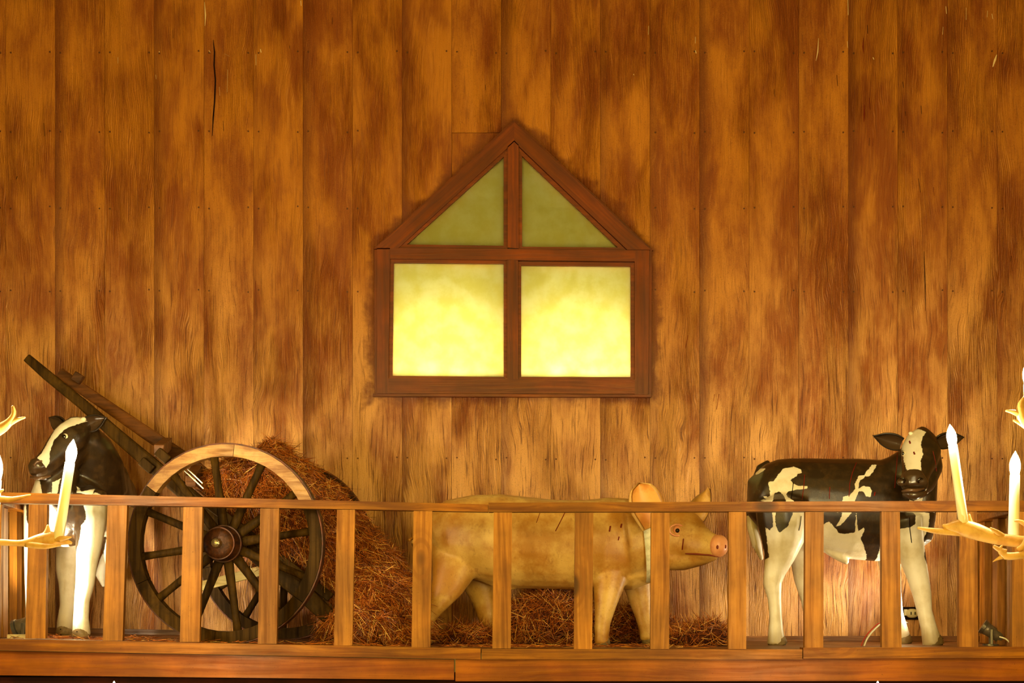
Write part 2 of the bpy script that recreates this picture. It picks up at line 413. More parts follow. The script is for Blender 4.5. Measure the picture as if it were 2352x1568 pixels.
# solid unseen sheet added behind the boards against light leaks, with the window hole
xl, xr = -4.3, 4.3; wl, wr = (882-CX)/sW, (1478-CX)/sW; zb_ = topz(893)
bk = bmesh.new()
for pts in ([(xl, ZB), (wl, ZB), (wl, ZT), (xl, ZT)], [(wr, ZB), (xr, ZB), (xr, ZT), (wr, ZT)], [(wl, ZB), (wr, ZB), (wr, zb_), (wl, zb_)],
            [(wl, topz(gable_y(882))), (WCX, topz(gable_y(1180))), (wr, topz(gable_y(1478))), (wr, ZT), (wl, ZT)]):
    prism(pts, WY+.0225, WY+.05, bk)
obj('leak_sheet', bk, M['scratch_dark'], wall)
# cracks, streaks and chips on the boards
def streak(pts, wpx, mat, name):
    q = [Vector(((x-CX)/sW, WY-.0028, EYE-(y-HY)/sW)) for x, y in pts]
    if len(q) < 2: q.append(q[0]+Vector((0, 0, -.01)))
    bm = bmesh.new(); rw = []
    for i, p in enumerate(q):
        wd = wpx/sW/2*(.35 if i in (0, len(q)-1) else 1)
        rw.append([bm.verts.new(p+Vector((-wd, 0, 0))), bm.verts.new(p+Vector((wd, 0, 0))), bm.verts.new(p+Vector((0, -.0012, 0)))])
    for a, b in zip(rw, rw[1:]):
        bm.faces.new((a[0], a[2], b[2], b[0])); bm.faces.new((a[2], a[1], b[1], b[2])); bm.faces.new((a[1], a[0], b[0], b[1]))
    bm.faces.new(rw[0]); bm.faces.new(rw[-1][::-1])
    obj(name, bm, M[mat], wall)
for pts, wd, m in [
    ([(490, 92), (493, 120), (492, 150), (495, 185), (493, 235), (490, 270), (488, 312)], 3.2, 'scratch_dark'),
    ([(101, 283), (103, 313)], 2.5, 'scratch_dark'), ([(513, 278), (514, 302)], 2.5, 'scratch_dark'), ([(764, 40), (763, 56)], 2.2, 'scratch_dark'),
    ([(1115, 195), (1116, 208)], 2, 'scratch_dark'), ([(397, 70), (398, 88)], 2, 'scratch_dark'), ([(665, 105), (666, 112)], 2, 'scratch_dark'),
    ([(1992, 58), (1993, 78)], 3, 'scratch_dark'), ([(1922, 173), (1924, 198)], 3, 'scratch_dark'), ([(2073, 188), (2075, 202)], 3, 'scratch_dark'),
    ([(2115, 243), (2117, 262)], 3, 'scratch_dark'), ([(2109, 410), (2114, 442)], 2.5, 'scratch_dark'), ([(2122, 577), (2124, 640), (2126, 714)], 2.2, 'scratch_dark'),
    ([(2322, 588), (2321, 600)], 3, 'scratch_dark'), ([(2079, 256), (2080, 266)], 2.5, 'scratch_dark'), ([(1778, 205), (1779, 222)], 2, 'scratch_dark'),
    ([(1997, 317), (1996, 335)], 2, 'scratch_dark'), ([(40, 405), (38, 412)], 4, 'scratch_dark'),
    ([(1983, 88), (1982, 108), (1984, 124)], 2.4, 'scratch_red'), ([(1985, 240), (1985, 262), (1984, 280)], 2.6, 'scratch_red'), ([(1997, 225), (1998, 252)], 2.4, 'scratch_red'),
    ([(2005, 318), (2004, 336)], 2, 'scratch_red'), ([(422, 136), (424, 165)], 2, 'scratch_red'), ([(527, 580), (529, 625)], 2, 'scratch_red'), ([(588, 645), (587, 668)], 2.4, 'scratch_red'),
    ([(409, 648), (411, 666)], 2.2, 'scratch_red'), ([(1580, 770), (1574, 800)], 3, 'scratch_red'), ([(1651, 905), (1646, 940)], 3, 'scratch_red'), ([(1641, 905), (1639, 922)], 2.6, 'scratch_red'),
    ([(2144, 430), (2145, 450)], 2.2, 'scratch_red'),
    ([(470, 5), (472, 35), (471, 60)], 3, 'scratch_pale'), ([(588, 125), (588, 150)], 3, 'scratch_pale'), ([(598, 113), (600, 121)], 6, 'scratch_pale'), ([(271, 132), (271, 146)], 2.5, 'scratch_pale'),
    ([(358, 172), (359, 182)], 2.5, 'scratch_pale'), ([(691, 2), (692, 14)], 4, 'scratch_pale'), ([(504, 200), (505, 220)], 2, 'scratch_pale'), ([(523, 160), (522, 212)], 2, 'scratch_pale'),
    ([(1490, 60), (1489, 80)], 3, 'scratch_pale'), ([(1597, 85), (1597, 100)], 3, 'scratch_pale'), ([(1597, 116), (1599, 123)], 6, 'scratch_pale'), ([(1880, 88), (1878, 120), (1874, 140)], 2.5, 'scratch_pale'),
    ([(1947, 0), (1948, 35)], 4, 'scratch_pale'), ([(1946, 95), (1947, 110)], 3, 'scratch_pale'), ([(2172, 15), (2174, 32)], 4, 'scratch_pale'), ([(2166, 62), (2165, 80)], 3, 'scratch_pale'),
    ([(2219, 18), (2219, 46)], 2.5, 'scratch_pale'), ([(2278, 32), (2280, 44)], 4, 'scratch_pale'), ([(2289, 126), (2285, 138), (2280, 154)], 5, 'scratch_pale'), ([(2005, 132), (2007, 137)], 6, 'scratch_pale'),
    ([(1455, 170), (1456, 173)], 4, 'scratch_pale'), ([(2268, 25), (2267, 40)], 3, 'scratch_pale'), ([(480, 116), (483, 121)], 5, 'scratch_pale'), ([(366, 118), (366, 123)], 5, 'scratch_pale'), ([(516, 124), (528, 130)], 2.5, 'scratch_pale')]:
    streak(pts, wd, m, {'scratch_dark': 'crack', 'scratch_red': 'paint_streak', 'scratch_pale': 'paint_chip'}[m])
nb = bmesh.new()
for i in range(-1, 22):
    p = X0PX+PIT*i
    for y in (120, 303, 477, 668, 1053):
        for dx in (-12, 12):
            x, yy = p+dx, y+random.uniform(-3, 3)
            if 850 < x < 1505 and 270 < yy < 915: continue
            cyl(Vector(((x-CX)/sW, WY-.003, EYE-(yy-HY)/sW)), (0, 1, 0), .0048, .004, 8, nb)
tag(obj('nail_heads', nb, M['nail'], wall), kind='stuff')

# ------------------------------------------------------------------ window
win = empty('window_1', (0, 0, 0), kind='structure')
FY = WY-.034
def member(name, pts, mat='frame_h', y0=FY, y1=WY+.03, bevel=.003):
    sy = S(WY)  # positions read on the wall plane
    return obj(name, prism([((x-CX)/sy, EYE-(y-HY)/sy) for x, y in pts], y0, y1, bevel=bevel), M[mat], win)
member('stile', [(867, 575), (897, 575), (893, 873), (893, 905), (867, 905)], 'frame')
member('stile', [(1457, 577), (1490, 577), (1488, 907), (1457, 907)], 'frame')
member('bottom_rail', [(893, 871), (1457, 873), (1457, 906), (893, 905)])
member('middle_rail', [(897, 572), (1457, 577), (1457, 603), (897, 597)])
member('mullion', [(1165, 599), (1190, 601), (1190, 872), (1165, 872)], 'frame')
member('mullion', [(1166, 340), (1181, 326), (1191, 336), (1191, 573), (1166, 571)], 'frame')
member('gable_rail', [(865, 572), (1181, 283), (1181, 329), (916, 572)], 'frame_up')
member('gable_rail', [(1181, 283), (1493, 576), (1440, 576), (1181, 329)], 'frame_down')
member('sill', [(858, 906), (1494, 908), (1494, 914), (858, 912)], y0=FY-.012)
member('edge_trim', [(861, 575), (867, 575), (867, 906), (861, 906)], 'frame', y0=FY+.012)
member('edge_trim', [(1490, 577), (1496, 577), (1495, 907), (1489, 907)], 'frame', y0=FY+.012)
member('edge_trim', [(859, 573), (1181, 277), (1181, 283), (866, 573)], y0=FY+.010)
member('edge_trim', [(1181, 277), (1500, 577), (1492, 577), (1181, 283)], y0=FY+.010)
GY = WY+.004
panes = [[(905, 605), (1157, 607), (1157, 866), (902, 864)], [(1197, 611), (1448, 613), (1448, 867), (1197, 866)],
         [(935, 563), (1157, 566), (1157, 362)], [(1199, 568), (1419, 570), (1199, 360)]]
for q in panes:      # beads: thin strips round each pane, then the glass
    c = np.mean(q, axis=0); n = len(q)
    outq = []
    for k in range(n):
        a, b, d = np.array(q[k-1], float), np.array(q[k], float), np.array(q[(k+1) % n], float)
        e1 = (b-a)/np.linalg.norm(b-a); e2 = (d-b)/np.linalg.norm(d-b)
        n1 = np.array([e1[1], -e1[0]]); n2 = np.array([e2[1], -e2[0]])
        if np.dot(n1, b-c) < 0: n1 = -n1
        if np.dot(n2, b-c) < 0: n2 = -n2
        bis = (n1+n2); bis /= np.dot(bis, n1); outq.append(b+bis*9)
    for k in range(n):
        a, b = q[k], q[(k+1) % n]; A, B = outq[k], outq[(k+1) % n]
        member('glazing_bead', [tuple(A), tuple(B), b, a], 'frame_h', y0=WY-.020, y1=WY+.03, bevel=.005)
    g = [(x+(x-c[0])*.012, y+(y-c[1])*.012) for x, y in q]
    tag(obj('pane', prism([((x-CX)/sW, EYE-(y-HY)/sW) for x, y in g], GY, GY+.005), M['pane'], win))
# unseen box added behind the window, closed against light leaks, with two lamps at its foot
lightboxb = bmesh.new()
nx0, nx1, nz0, nz1, ny = (872-CX)/sW, (1488-CX)/sW, topz(905), topz(300), WY+.60
def quadbox(x0, x1, y0, y1, z0, z1, bm):
    bmesh.ops.create_cube(bm, size=1, matrix=Matrix.Translation(((x0+x1)/2, (y0+y1)/2, (z0+z1)/2)) @ Matrix.Diagonal((x1-x0, y1-y0, z1-z0, 1)))
quadbox(nx0-.03, nx1+.03, ny, ny+.02, nz0-.03, nz1+.03, lightboxb)
quadbox(nx0-.03, nx0-.01, WY+.05, ny, nz0-.03, nz1+.03, lightboxb); quadbox(nx1+.01, nx1+.03, WY+.05, ny, nz0-.03, nz1+.03, lightboxb)
quadbox(nx0-.03, nx1+.03, WY+.05, ny, nz0-.03, nz0-.01, lightboxb); quadbox(nx0-.03, nx1+.03, WY+.05, ny, nz1+.01, nz1+.03, lightboxb)
obj('light_box', lightboxb, M['light_box_in'], win)
for px in (975, 1060, 1275, 1370):
    p = P(px, 895, WY); light('window_lamp', 'POINT', (p.x, WY+.075, p.z+.04), None, 22, (1.0, 1.0, .9), shadow_soft_size=.03)

# ------------------------------------------------------------------ floor, fascia, underside
XE = 2.60
def zline(name, xs, zf, y0, y1, h, mat, parent=None):
    bm = bmesh.new(); ring = []
    for x in xs:
        z = zf(x); ring.append([bm.verts.new((x, y, zz)) for y, zz in ((y0, z), (y0, z-h), (y1, z-h), (y1, z))])
    for a, b in zip(ring, ring[1:]):
        for k in range(4): bm.faces.new((a[k], a[(k+1) % 4], b[(k+1) % 4], b[k]))
    bm.faces.new(ring[0]); bm.faces.new(ring[-1][::-1])
    return obj(name, bm, M[mat], parent)
fl = empty('floor', (0, 0, 0), kind='structure')
yb = .045
for k in range(11):
    y1 = yb+.142
    zline('floor_board', [-2.75, -1.5, -.2, 2.75], floor_z, yb+.001, min(y1, 1.598)-.001, .02, 'floor', fl); yb = y1
# nosing boards under the balusters and fascia boards, each in two lengths
nos = empty('trim_1', (0, 0, 0), kind='structure')
def lenboard(name, a, b, thick, y0, y1, mat, parent):
    """a,b = ((px,top),(px,top)) on plane y0 ; thick in px"""
    s = S(y0); q = [((a[0]-CX)/s, EYE-(a[1]-HY)/s), ((b[0]-CX)/s, EYE-(b[1]-HY)/s)]
    bm = prism([q[0], q[1], (q[1][0], q[1][1]-b[2]/s), (q[0][0], q[0][1]-a[2]/s)], y0, y1, bevel=.003)
    return obj(name, bm, M[mat], parent)
lenboard('nosing_board', (-220, 1462, 27), (1104, 1489, 25), 0, -.055, .044, 'rail', nos)
lenboard('nosing_board', (1106, 1490, 24), (1843, 1491, 23), 0, -.052, .044, 'rail', nos)
lenboard('nosing_board', (1845, 1487, 25), (2570, 1484, 26), 0, -.054, .044, 'rail', nos)
fas = empty('trim_2', (0, 0, 0), kind='structure')
lenboard('fascia_board', (-220, 1490, 58), (1043, 1514, 47), 0, -.030, .010, 'fascia', fas)
lenboard('fascia_board', (1046, 1514, 50), (2570, 1509, 54), 0, -.032, .010, 'fascia', fas)
und = bmesh.new(); quadbox(-3.2, 3.2, .30, .34, -1.6, -.12, und); obj('wall_below', und, M['void']).__setitem__('kind', 'structure')
joist = bmesh.new(); quadbox(-3.2, 3.2, .012, .30, -.17, -.13, joist); obj('ceiling', joist, M['void']).__setitem__('kind', 'structure')
zline('baseboard_back', [-2.7, -.2, 2.7], lambda x: floor_z(x)+.028, 1.578, 1.597, .028, 'floor').__setitem__('kind', 'structure')

# ------------------------------------------------------------------ railing
rail = empty('balcony_railing', (0, 0, 0), label='rustic pine railing of square balusters along the gallery front', cat='railing')
def rtop(a, b, y0, y1):
    return lenboard('top_rail', a, b, 0, y0, y1, 'rail', rail)
rtop((-80, 1128, 25), (1121, 1158, 17), -.052, .048)
rtop((1122, 1154, 21), (2400, 1149, 24), -.055, .048)
BAL = [(-38, 4, -44, -3, 1158, 1464), (66, 108, 58, 104, 1158, 1466), (247, 292, 236, 281, 1160, 1471), (421, 465, 413, 458, 1164, 1474), (598, 641, 592, 635, 1167, 1478),
       (774, 815, 767, 809, 1170, 1482), (950, 993, 945, 988, 1173, 1486), (1134, 1176, 1131, 1173, 1176, 1489), (1321, 1363, 1318, 1360, 1177, 1490),
       (1496, 1538, 1494, 1537, 1177, 1490), (1674, 1714, 1673, 1714, 1175, 1490), (1850, 1892, 1848, 1891, 1175, 1489), (2025, 2067, 2026, 2071, 1174, 1488), (2203, 2244, 2203, 2247, 1174, 1486), (2325, 2368, 2325, 2368, 1174, 1486)]
for a, b, c, d, t, bt in BAL:
    y0 = -.045+random.uniform(-.002, .002); s = S(y0)
    q = [((x-CX)/s, EYE-(y-HY)/s) for x, y in ((a, t), (b, t), (d, bt), (c, bt))]
    obj('baluster', prism(q, y0, y0+.040, bevel=.003), M['baluster'], rail)
# returns of the railing to the wall
def side_return(name, label, x0, x1, dz):
    r = empty(name, (0, 0, 0), label=label, cat='railing')
    zu = EYE+(HY-1175)/S(0)+dz*0+(.035 if x0 < 0 else 0)
    ft = floor_z(x0)
    obj('top_rail', beam((x0, .06, zu+.019), (x1, 1.595, zu+.019-(.01 if x0 < 0 else 0)), .09, .038), M['rail'], r)
    for y in (.28, .64, 1.0, 1.36):
        x = x0+(x1-x0)*y/1.6
        obj('baluster', beam((x, y, ft+.001), (x, y, zu-.001), .088, .040), M['baluster'], r)
    return r
side_return('side_railing', 'short side railing from right front corner back to the wall', 2.36, 2.50, 0)
side_return('side_railing', 'short side railing behind left calf back to the wall', -2.40, -2.56, 0)

# ------------------------------------------------------------------ two-wheeled cart
cart = empty('hay_cart', (0, 0, 0), label='old two-wheeled wooden cart tipped back with shafts raised, beside left calf', cat='cart')
AX = Vector((.147, 1.05, 0)).normalized()
CN = P(519, 1249, .22); CF = CN+AX*1.05
HD = Vector((AX.y, -AX.x, 0))      # in the wheel plane, to the right
def wheel(C, near, R=.476):
    th = .056; dep = .056
    def pt(r, a, y): return C+HD*(r*math.cos(a))+Vector((0, 0, r*math.sin(a)))+AX*y
    def arc(r0, r1, a0, a1, y0, y1, n=8):
        bm = bmesh.new(); rg = []
        for k in range(n+1):
            a = a0+(a1-a0)*k/n
            rg.append([bm.verts.new(pt(r, a, y)) for r, y in ((r0, y0), (r1, y0), (r1, y1), (r0, y1))])
        closed = abs(a1-a0-2*math.pi) < 1e-6
        for x, y in zip(rg, rg[1:]):
            for k in range(4): bm.faces.new((x[k], x[(k+1) % 4], y[(k+1) % 4], y[k]))
        if closed: bmesh.ops.remove_doubles(bm, verts=bm.verts[:], dist=1e-5)
        else:
            bm.faces.new(rg[0]); bm.faces.new(rg[-1][::-1])
            es = [e for e in bm.edges if abs((e.verts[0].co-e.verts[1].co).length) > .03 or True]
            bmesh.ops.bevel(bm, geom=[e for e in bm.edges if len(e.link_faces) == 2 and e.calc_face_angle(0) > 1.0], offset=.004, segments=1, affect='EDGES')
        return bm
    off = math.radians(84 if near else 72)
    wh = empty('wheel'); wh.parent = cart
    for k in range(6):
        a0 = math.radians(84 if near else 72)+math.radians(-60*k-60)+.003+(0 if near else 0); a1 = a0+math.radians(60)-.006
        tan = near and k in (0, 5)
        obj('felloe', arc(R-.007-th, R-.007, a0, a1, -dep/2, dep/2), M['felloe_tan' if tan else 'cart_dark'], wh)
    obj('iron_tyre', arc(R-.0065, R, 0, 2*math.pi, -dep/2+.004, dep/2-.004, 72), M['tire'], wh)
    base = 98 if near else 88
    for k in range(12):
        a = math.radians(base-30*k-(3 if k in (1, 2) else 0))
        d = HD*math.cos(a)+Vector((0, 0, math.sin(a)))
        tanside = HD*(-math.sin(a))+Vector((0, 0, math.cos(a)))
        secs = [(C+d*r, q1, q2) for r, q1, q2 in ((.060, .026, .018), (.12, .023, .020), (.25, .019, .018), (.36, .018, .017), (R-.007-th+.004, .021, .018))]
        obj('spoke', loft(secs, side=tuple(AX), n=10), M['cart_dark'], wh, smooth=True)
    for nm, r0, r1, y0, y1, mt in (('hub', .074, .084, .08, -.03, 'cart_brown'), ('hub', .0, 0, 0, 0, None),):
        if mt is None: continue
        prof = [(-.125, .050), (-.12, .070), (-.09, .074), (-.05, .082), (0, .088), (.05, .082), (.11, .070), (.12, .060)]
        obj('hub', loft([(C+AX*y, r, r) for y, r in prof], side=(0, 0, 1), n=32), M['hub'], wh, smooth=True)
    for y, r in ((-.106, .0765), (-.035, .0885), (.035, .0885)):
        obj('hub_band', cyl(C+AX*y, AX, r, .016, 32), M['tire'], wh)
    obj('axle_nut', loft([(C+AX*y, r, r) for y, r in ((-.120, .026), (-.145, .024), (-.165, .020), (-.172, .012))], side=(0, 0, 1), n=10), M['iron_gloss' if near else 'iron'], wh)
    return wh
wheel(CN, True); wheel(CF, False)
obj('axle', cyl((CN+CF)/2, AX, .028, 1.0, 16), M['iron'], cart)
obj('axle_bed', beam(CN+AX*.13+Vector((0, 0, .035)), CF-AX*.13+Vector((0, 0, .035)), .09, .07, side=(1, 0, 0)), M['cart_brown'], cart)
def bent(name, pts, wds, dep, mat):
    """bar through px points with in-plane heights wds (px)"""
    P3 = [P(x, y, Y) for x, y, Y in pts]
    secs = [(p, wd/S(pts[i][2])/2, dep/2) for i, (p, wd) in enumerate(zip(P3, wds))]
    bm = loft(secs, side=(0, 1, 0), n=16, power=.45)
    return obj(name, bm, M[mat], cart)
bent('shaft', [(64, 823, .62), (110, 863, .60), (190, 928, .58), (270, 1000, .56), (355, 1072, .54), (440, 1143, .52), (540, 1228, .48), (650, 1320, .42), (715, 1378, .40), (795, 1452, .38)], [20, 24, 25, 30, 34, 38, 42, 46, 40, 34], .05, 'cart_dark')
bent('shaft', [(138, 857, 1.20), (180, 887, 1.19), (250, 935, 1.17), (330, 990, 1.14), (420, 1050, 1.1), (520, 1130, 1.05), (700, 1280, 1.0), (830, 1400, .96)], [26, 26, 27, 30, 32, 32, 30, 28], .05, 'cart_brown')
obj('side_rail', beam(P(470, 1150, .46), P(760, 1372, .42), .03, .045), M['cart_dark'], cart)
for (x, y, dx) in ((338, 1069, 0), (375, 1047, 1)):
    obj('clamp_block', beam(P(x-13, y-11, .50), P(x+13, y+11, .50), .05, .045), M['cart_dark'], cart)
obj('cross_bar', beam(P(365, 1035, .54), P(385, 1018, 1.12), .06, .05, side=(0, 0, 1)), M['cart_brown'], cart)
obj('cross_bar', beam(P(438, 1105, .5), P(452, 1080, 1.1), .06, .05, side=(0, 0, 1)), M['cart_brown'], cart)
for k in range(5):     # floor of the cart, boards along its length
    y = .56+k*.105
    obj('bed_board', beam(P(452, 1128-8*k, y), P(800, 1424-8*k, y-.06), .095, .022), M['cart_brown'], cart)
for (a, b) in (((424, 1080), (468, 1122)), ((432, 1077), (466, 1110))):
    obj('gloss_strip', beam(P(*a, .42), P(*b, .42), .01, .006, bevel=.001), M['iron_gloss'], cart)  # glossy highlights on the dark cart wood, built as bright strips
obj('bolt_head', ball(P(378, 1046, .50), .008), M['iron'], cart, True)
obj('shaft_block', beam(P(170, 862, 1.15), P(188, 874, 1.15), .05, .05), M['cart_brown'], cart)
pb = beam(P(440, 1352, .92), P(700, 1284, .98), .03, .05)
tag(obj('prop_pole', pb, M['pale_wood']), 'pale bare wooden pole slanting behind the near cart wheel', 'pole')

# ------------------------------------------------------------------ hay
def straw_on(me_obj, n, lmin=.05, lmax=.13, wmin=.0008, wmax=.0017, lift=.25, zmin=None, name='straw', bias=None, droop=.4):
    me = me_obj.data; me.calc_loop_triangles()
    nv = len(me.vertices); co = np.zeros(nv*3); me.vertices.foreach_get('co', co); co = co.reshape(-1, 3)
    tr = np.zeros(len(me.loop_triangles)*3, int); me.loop_triangles.foreach_get('vertices', tr); tr = tr.reshape(-1, 3)
    A, B, C = co[tr[:, 0]], co[tr[:, 1]], co[tr[:, 2]]; nrm = np.cross(B-A, C-A); ar = np.linalg.norm(nrm, axis=1); nrm /= ar[:, None]+1e-12
    vis = ar*np.where(nrm[:, 1] > .35, .25, 1.0)
    pick = RS.choice(len(ar), n, p=vis/vis.sum()); u = RS.rand(n, 1); v = RS.rand(n, 1); fl_ = (u+v) > 1; u = np.where(fl_, 1-u, u); v = np.where(fl_, 1-v, v)
    p = A[pick]+(B-A)[pick]*u+(C-A)[pick]*v; N = nrm[pick]
    d = RS.randn(n, 3); 
    if bias is not None: d += np.array(bias)
    d -= N*(d*N).sum(1)[:, None]; d /= np.linalg.norm(d, axis=1)[:, None]
    d = d+N*np.abs(RS.randn(n, 1))*lift; d /= np.linalg.norm(d, axis=1)[:, None]
    L = (lmin+(lmax-lmin)*RS.rand(n, 1)**1.6); W = wmin+(wmax-wmin)*RS.rand(n, 1)
    sd = np.cross(d, N); sd /= np.linalg.norm(sd, axis=1)[:, None]+1e-9
    bend = RS.randn(n, 3)*.10
    V = np.zeros((n, 9, 3)); 
    for k, t in enumerate((0, .5, 1.0)):
        c = p+N*.004+d*L*(t-.35)+bend*L*(t*t)+np.array([0, 0, -1.0])*L*droop*.3*(t*t)
        w_ = W*(1.0 if k < 2 else .5)
        V[:, k*3+0] = c-sd*w_; V[:, k*3+1] = c+sd*w_; V[:, k*3+2] = c+N*w_*1.4
    if zmin is not None: V[..., 2] = np.maximum(V[..., 2], zmin+.002)
    f = []
    for a, b in ((0, 3), (3, 6)): f += [(a, a+2, b+2, b), (a+2, a+1, b+1, b+2)]
    F = (np.array(f)[None]+(np.arange(n)*9)[:, None, None]).reshape(-1, 4)
    m = bpy.data.meshes.new(name); m.from_pydata(V.reshape(-1, 3).tolist(), [], F.tolist())
    at = m.attributes.new('tone', 'FLOAT', 'POINT'); at.data.foreach_set('value', np.repeat(RS.rand(n)**1.5, 9))
    return m
def lumpy(o, amp, sc, zf=None):
    for v in o.data.vertices:
        p = v.co; k = mnoise.noise(p*sc)*amp+mnoise.noise(p*sc*2.7)*amp*.5
        v.co = p+v.normal*k
        if zf is not None and v.co.z < zf(p.x)+.002: v.co.z = zf(p.x)+.002
def PS(lst, Y):  # (px,py,rpx,ry[,Y])
    out = []
    for e in lst:
        yy = e[4] if len(e) > 4 else Y
        out.append((P(e[0], e[1], yy), e[2]/S(yy), e[3]))
    return out
hay = empty('hay_load', (0, 0, 0), label='big heap of red-brown hay spilling from the tipped cart', cat='hay'); hay['kind'] = 'stuff'
hb = loft(PS([(498, 1112, 22, .20), (540, 1112, 62, .30), (600, 1125, 104, .36), (655, 1168, 114, .38), (712, 1220, 110, .37), (768, 1278, 98, .34), (818, 1330, 98, .36), (868, 1378, 96, .42), (905, 1425, 80, .46), (930, 1470, 40, .46)], .78), n=20)
hb2 = loft([(P(800, 1440, .8), .09, .42), (P(880, 1425, .75), .16, .48), (P(950, 1440, .7), .10, .42), (P(975, 1462, .7), .04, .3)], n=16)
hb3 = loft([(P(590, 1060, .75), .04, .12), (P(625, 1045, .75), .075, .16), (P(665, 1065, .75), .06, .14)], n=14)
core = fuse('hay_mat', [hb, hb2, hb3], M['hay_core'], hay, voxel=.02, it=3); core['kind'] = 'stuff'
lumpy(core, .055, 7.0, lambda x: floor_z(x)); 
st = link('straw', straw_on(core, 42000, .05, .15, lift=.22, zmin=.012, bias=(.6, 0, -.75)), M['straw'], hay); st['kind'] = 'stuff'
def hay_pile(secs, n, label, lift=.6, name='hay_pile', lmax=.13):
    e = empty(name, (0, 0, 0), label=label, cat='hay'); e['kind'] = 'stuff'
    c = fuse('hay_mat', [loft(secs, n=14)], M['hay_core'], e, voxel=.016, it=2); c['kind'] = 'stuff'; lumpy(c, .02, 12, floor_z)
    s_ = link('straw', straw_on(c, n, .05, lmax, lift=lift, zmin=.001, droop=.1), M['straw'], e); s_['kind'] = 'stuff'
    return e
hay_pile([(P(1165, 1462, 1.0), .03, .15), (P(1200, 1430, 1.0), .10, .26), (P(1260, 1410, 1.0), .16, .30), (P(1320, 1425, 1.0), .12, .28), (P(1370, 1460, 1.0), .04, .2)], 5200, 'dark loose hay mound on the floor behind the pig')
hay_pile([(P(1000, 1474, .95), .02, .12), (P(1050, 1464, .95), .055, .22), (P(1110, 1464, .95), .05, .2), (P(1150, 1474, .95), .02, .12)], 2000, 'low flat hay patch on the floor between pig hind legs')
hay_pile([(P(1350, 1462, 1.25), .02, .12), (P(1420, 1445, 1.28), .08, .16), (P(1470, 1428, 1.32), .10, .16), (P(1520, 1450, 1.28), .06, .15), (P(1560, 1462, 1.2), .03, .12)], 3400, 'hay heap on the floor behind the pig forelegs')
hay_pile([(P(1530, 1474, .7), .02, .14), (P(1580, 1462, .7), .05, .2), (P(1640, 1455, .7), .065, .2), (P(1680, 1470, .7), .02, .14)], 1500, 'small bright straw heap on the floor below the pig snout', lift=1.1)
def scatter(name, x0, x1, y0, y1, n, label):
    bm = bmesh.new(); vs = [bm.verts.new((x, y, floor_z(x)+.002)) for x, y in ((x0, y0), (x1, y0), (x1, y1), (x0, y1))]; bm.faces.new(vs)
    o = obj('tmp', bm, None, None, None); me = straw_on(o, n, .03, .10, lift=.12, zmin=.002, droop=0)
    bpy.data.objects.remove(o); r = link(name, me, M['straw']); tag(r, label, 'straw', kind='stuff')
scatter('loose_straw', -2.35, -1.75, .06, .7, 240, 'loose straw bits on the floor round the left calf hooves')
scatter('loose_straw', -1.75, -.45, .06, .30, 260, 'loose straw bits on the floor in front of the cart wheel')
scatter('loose_straw', -.35, .95, .06, .5, 420, 'loose straw bits on the floor under the pig')

# ------------------------------------------------------------------ animals
def poly_sd(pts, q):
    """signed distance (inside positive) of points q (n,2) to polygon"""
    P_ = np.array(pts, float); n = len(P_); d = np.full(len(q), 1e9); ins = np.zeros(len(q), bool)
    for i in range(n):
        a, b = P_[i], P_[(i+1) % n]; e = b-a; w_ = q-a
        t = np.clip((w_@e)/max(e@e, 1e-12), 0, 1); d = np.minimum(d, np.linalg.norm(w_-t[:, None]*e, axis=1))
        c = ((a[1] > q[:, 1]) != (b[1] > q[:, 1])) & (q[:, 0] < (b[0]-a[0])*(q[:, 1]-a[1])/((b[1]-a[1])+1e-12)+a[0])
        ins ^= c
    return np.where(ins, d, -d)
def spots(o, ops, Y, tf=None, head=None):
    me = o.data; co = np.zeros(len(me.vertices)*3); me.vertices.foreach_get('co', co); co = co.reshape(-1, 3)
    s = S(Y); YY = np.full(len(co), Y)
    if head: YY = np.where((co[:, 1] < head[1]) & (co[:, 2] > head[2]), head[0], Y)
    sv = FPX/(DIST+YY); q = np.stack([co[:, 0]*sv+CX, HY-(co[:, 2]-EYE)*sv], 1)
    f = np.full(len(q), -50.0)
    for mode, pts in ops:
        if tf: pts = [tf(*p) for p in pts]
        sd = poly_sd(pts, q); f = np.maximum(f, sd) if mode == 'B' else np.minimum(f, -sd)
    me.attributes.new('spot', 'FLOAT', 'POINT').data.foreach_set('value', f/s)
    me.attributes.new('foot', 'FLOAT', 'POINT').data.foreach_set('value', co[:, 2]-np.array([floor_z(x) for x in co[:, 0]]))
def leg(lst, Y, n=14, side=(0, 1, 0)):
    return loft(PS(lst, Y), side=side, n=n)
def eye(parent, c, r, look, lid='black_hide'):
    c = Vector(c); look = Vector(look).normalized()
    e = obj('eye', ball(c, r), M['eye_white'], parent, True)
    obj('pupil', ball(c+look*r*.42, r*.72), M['eye_dark'], e, True)
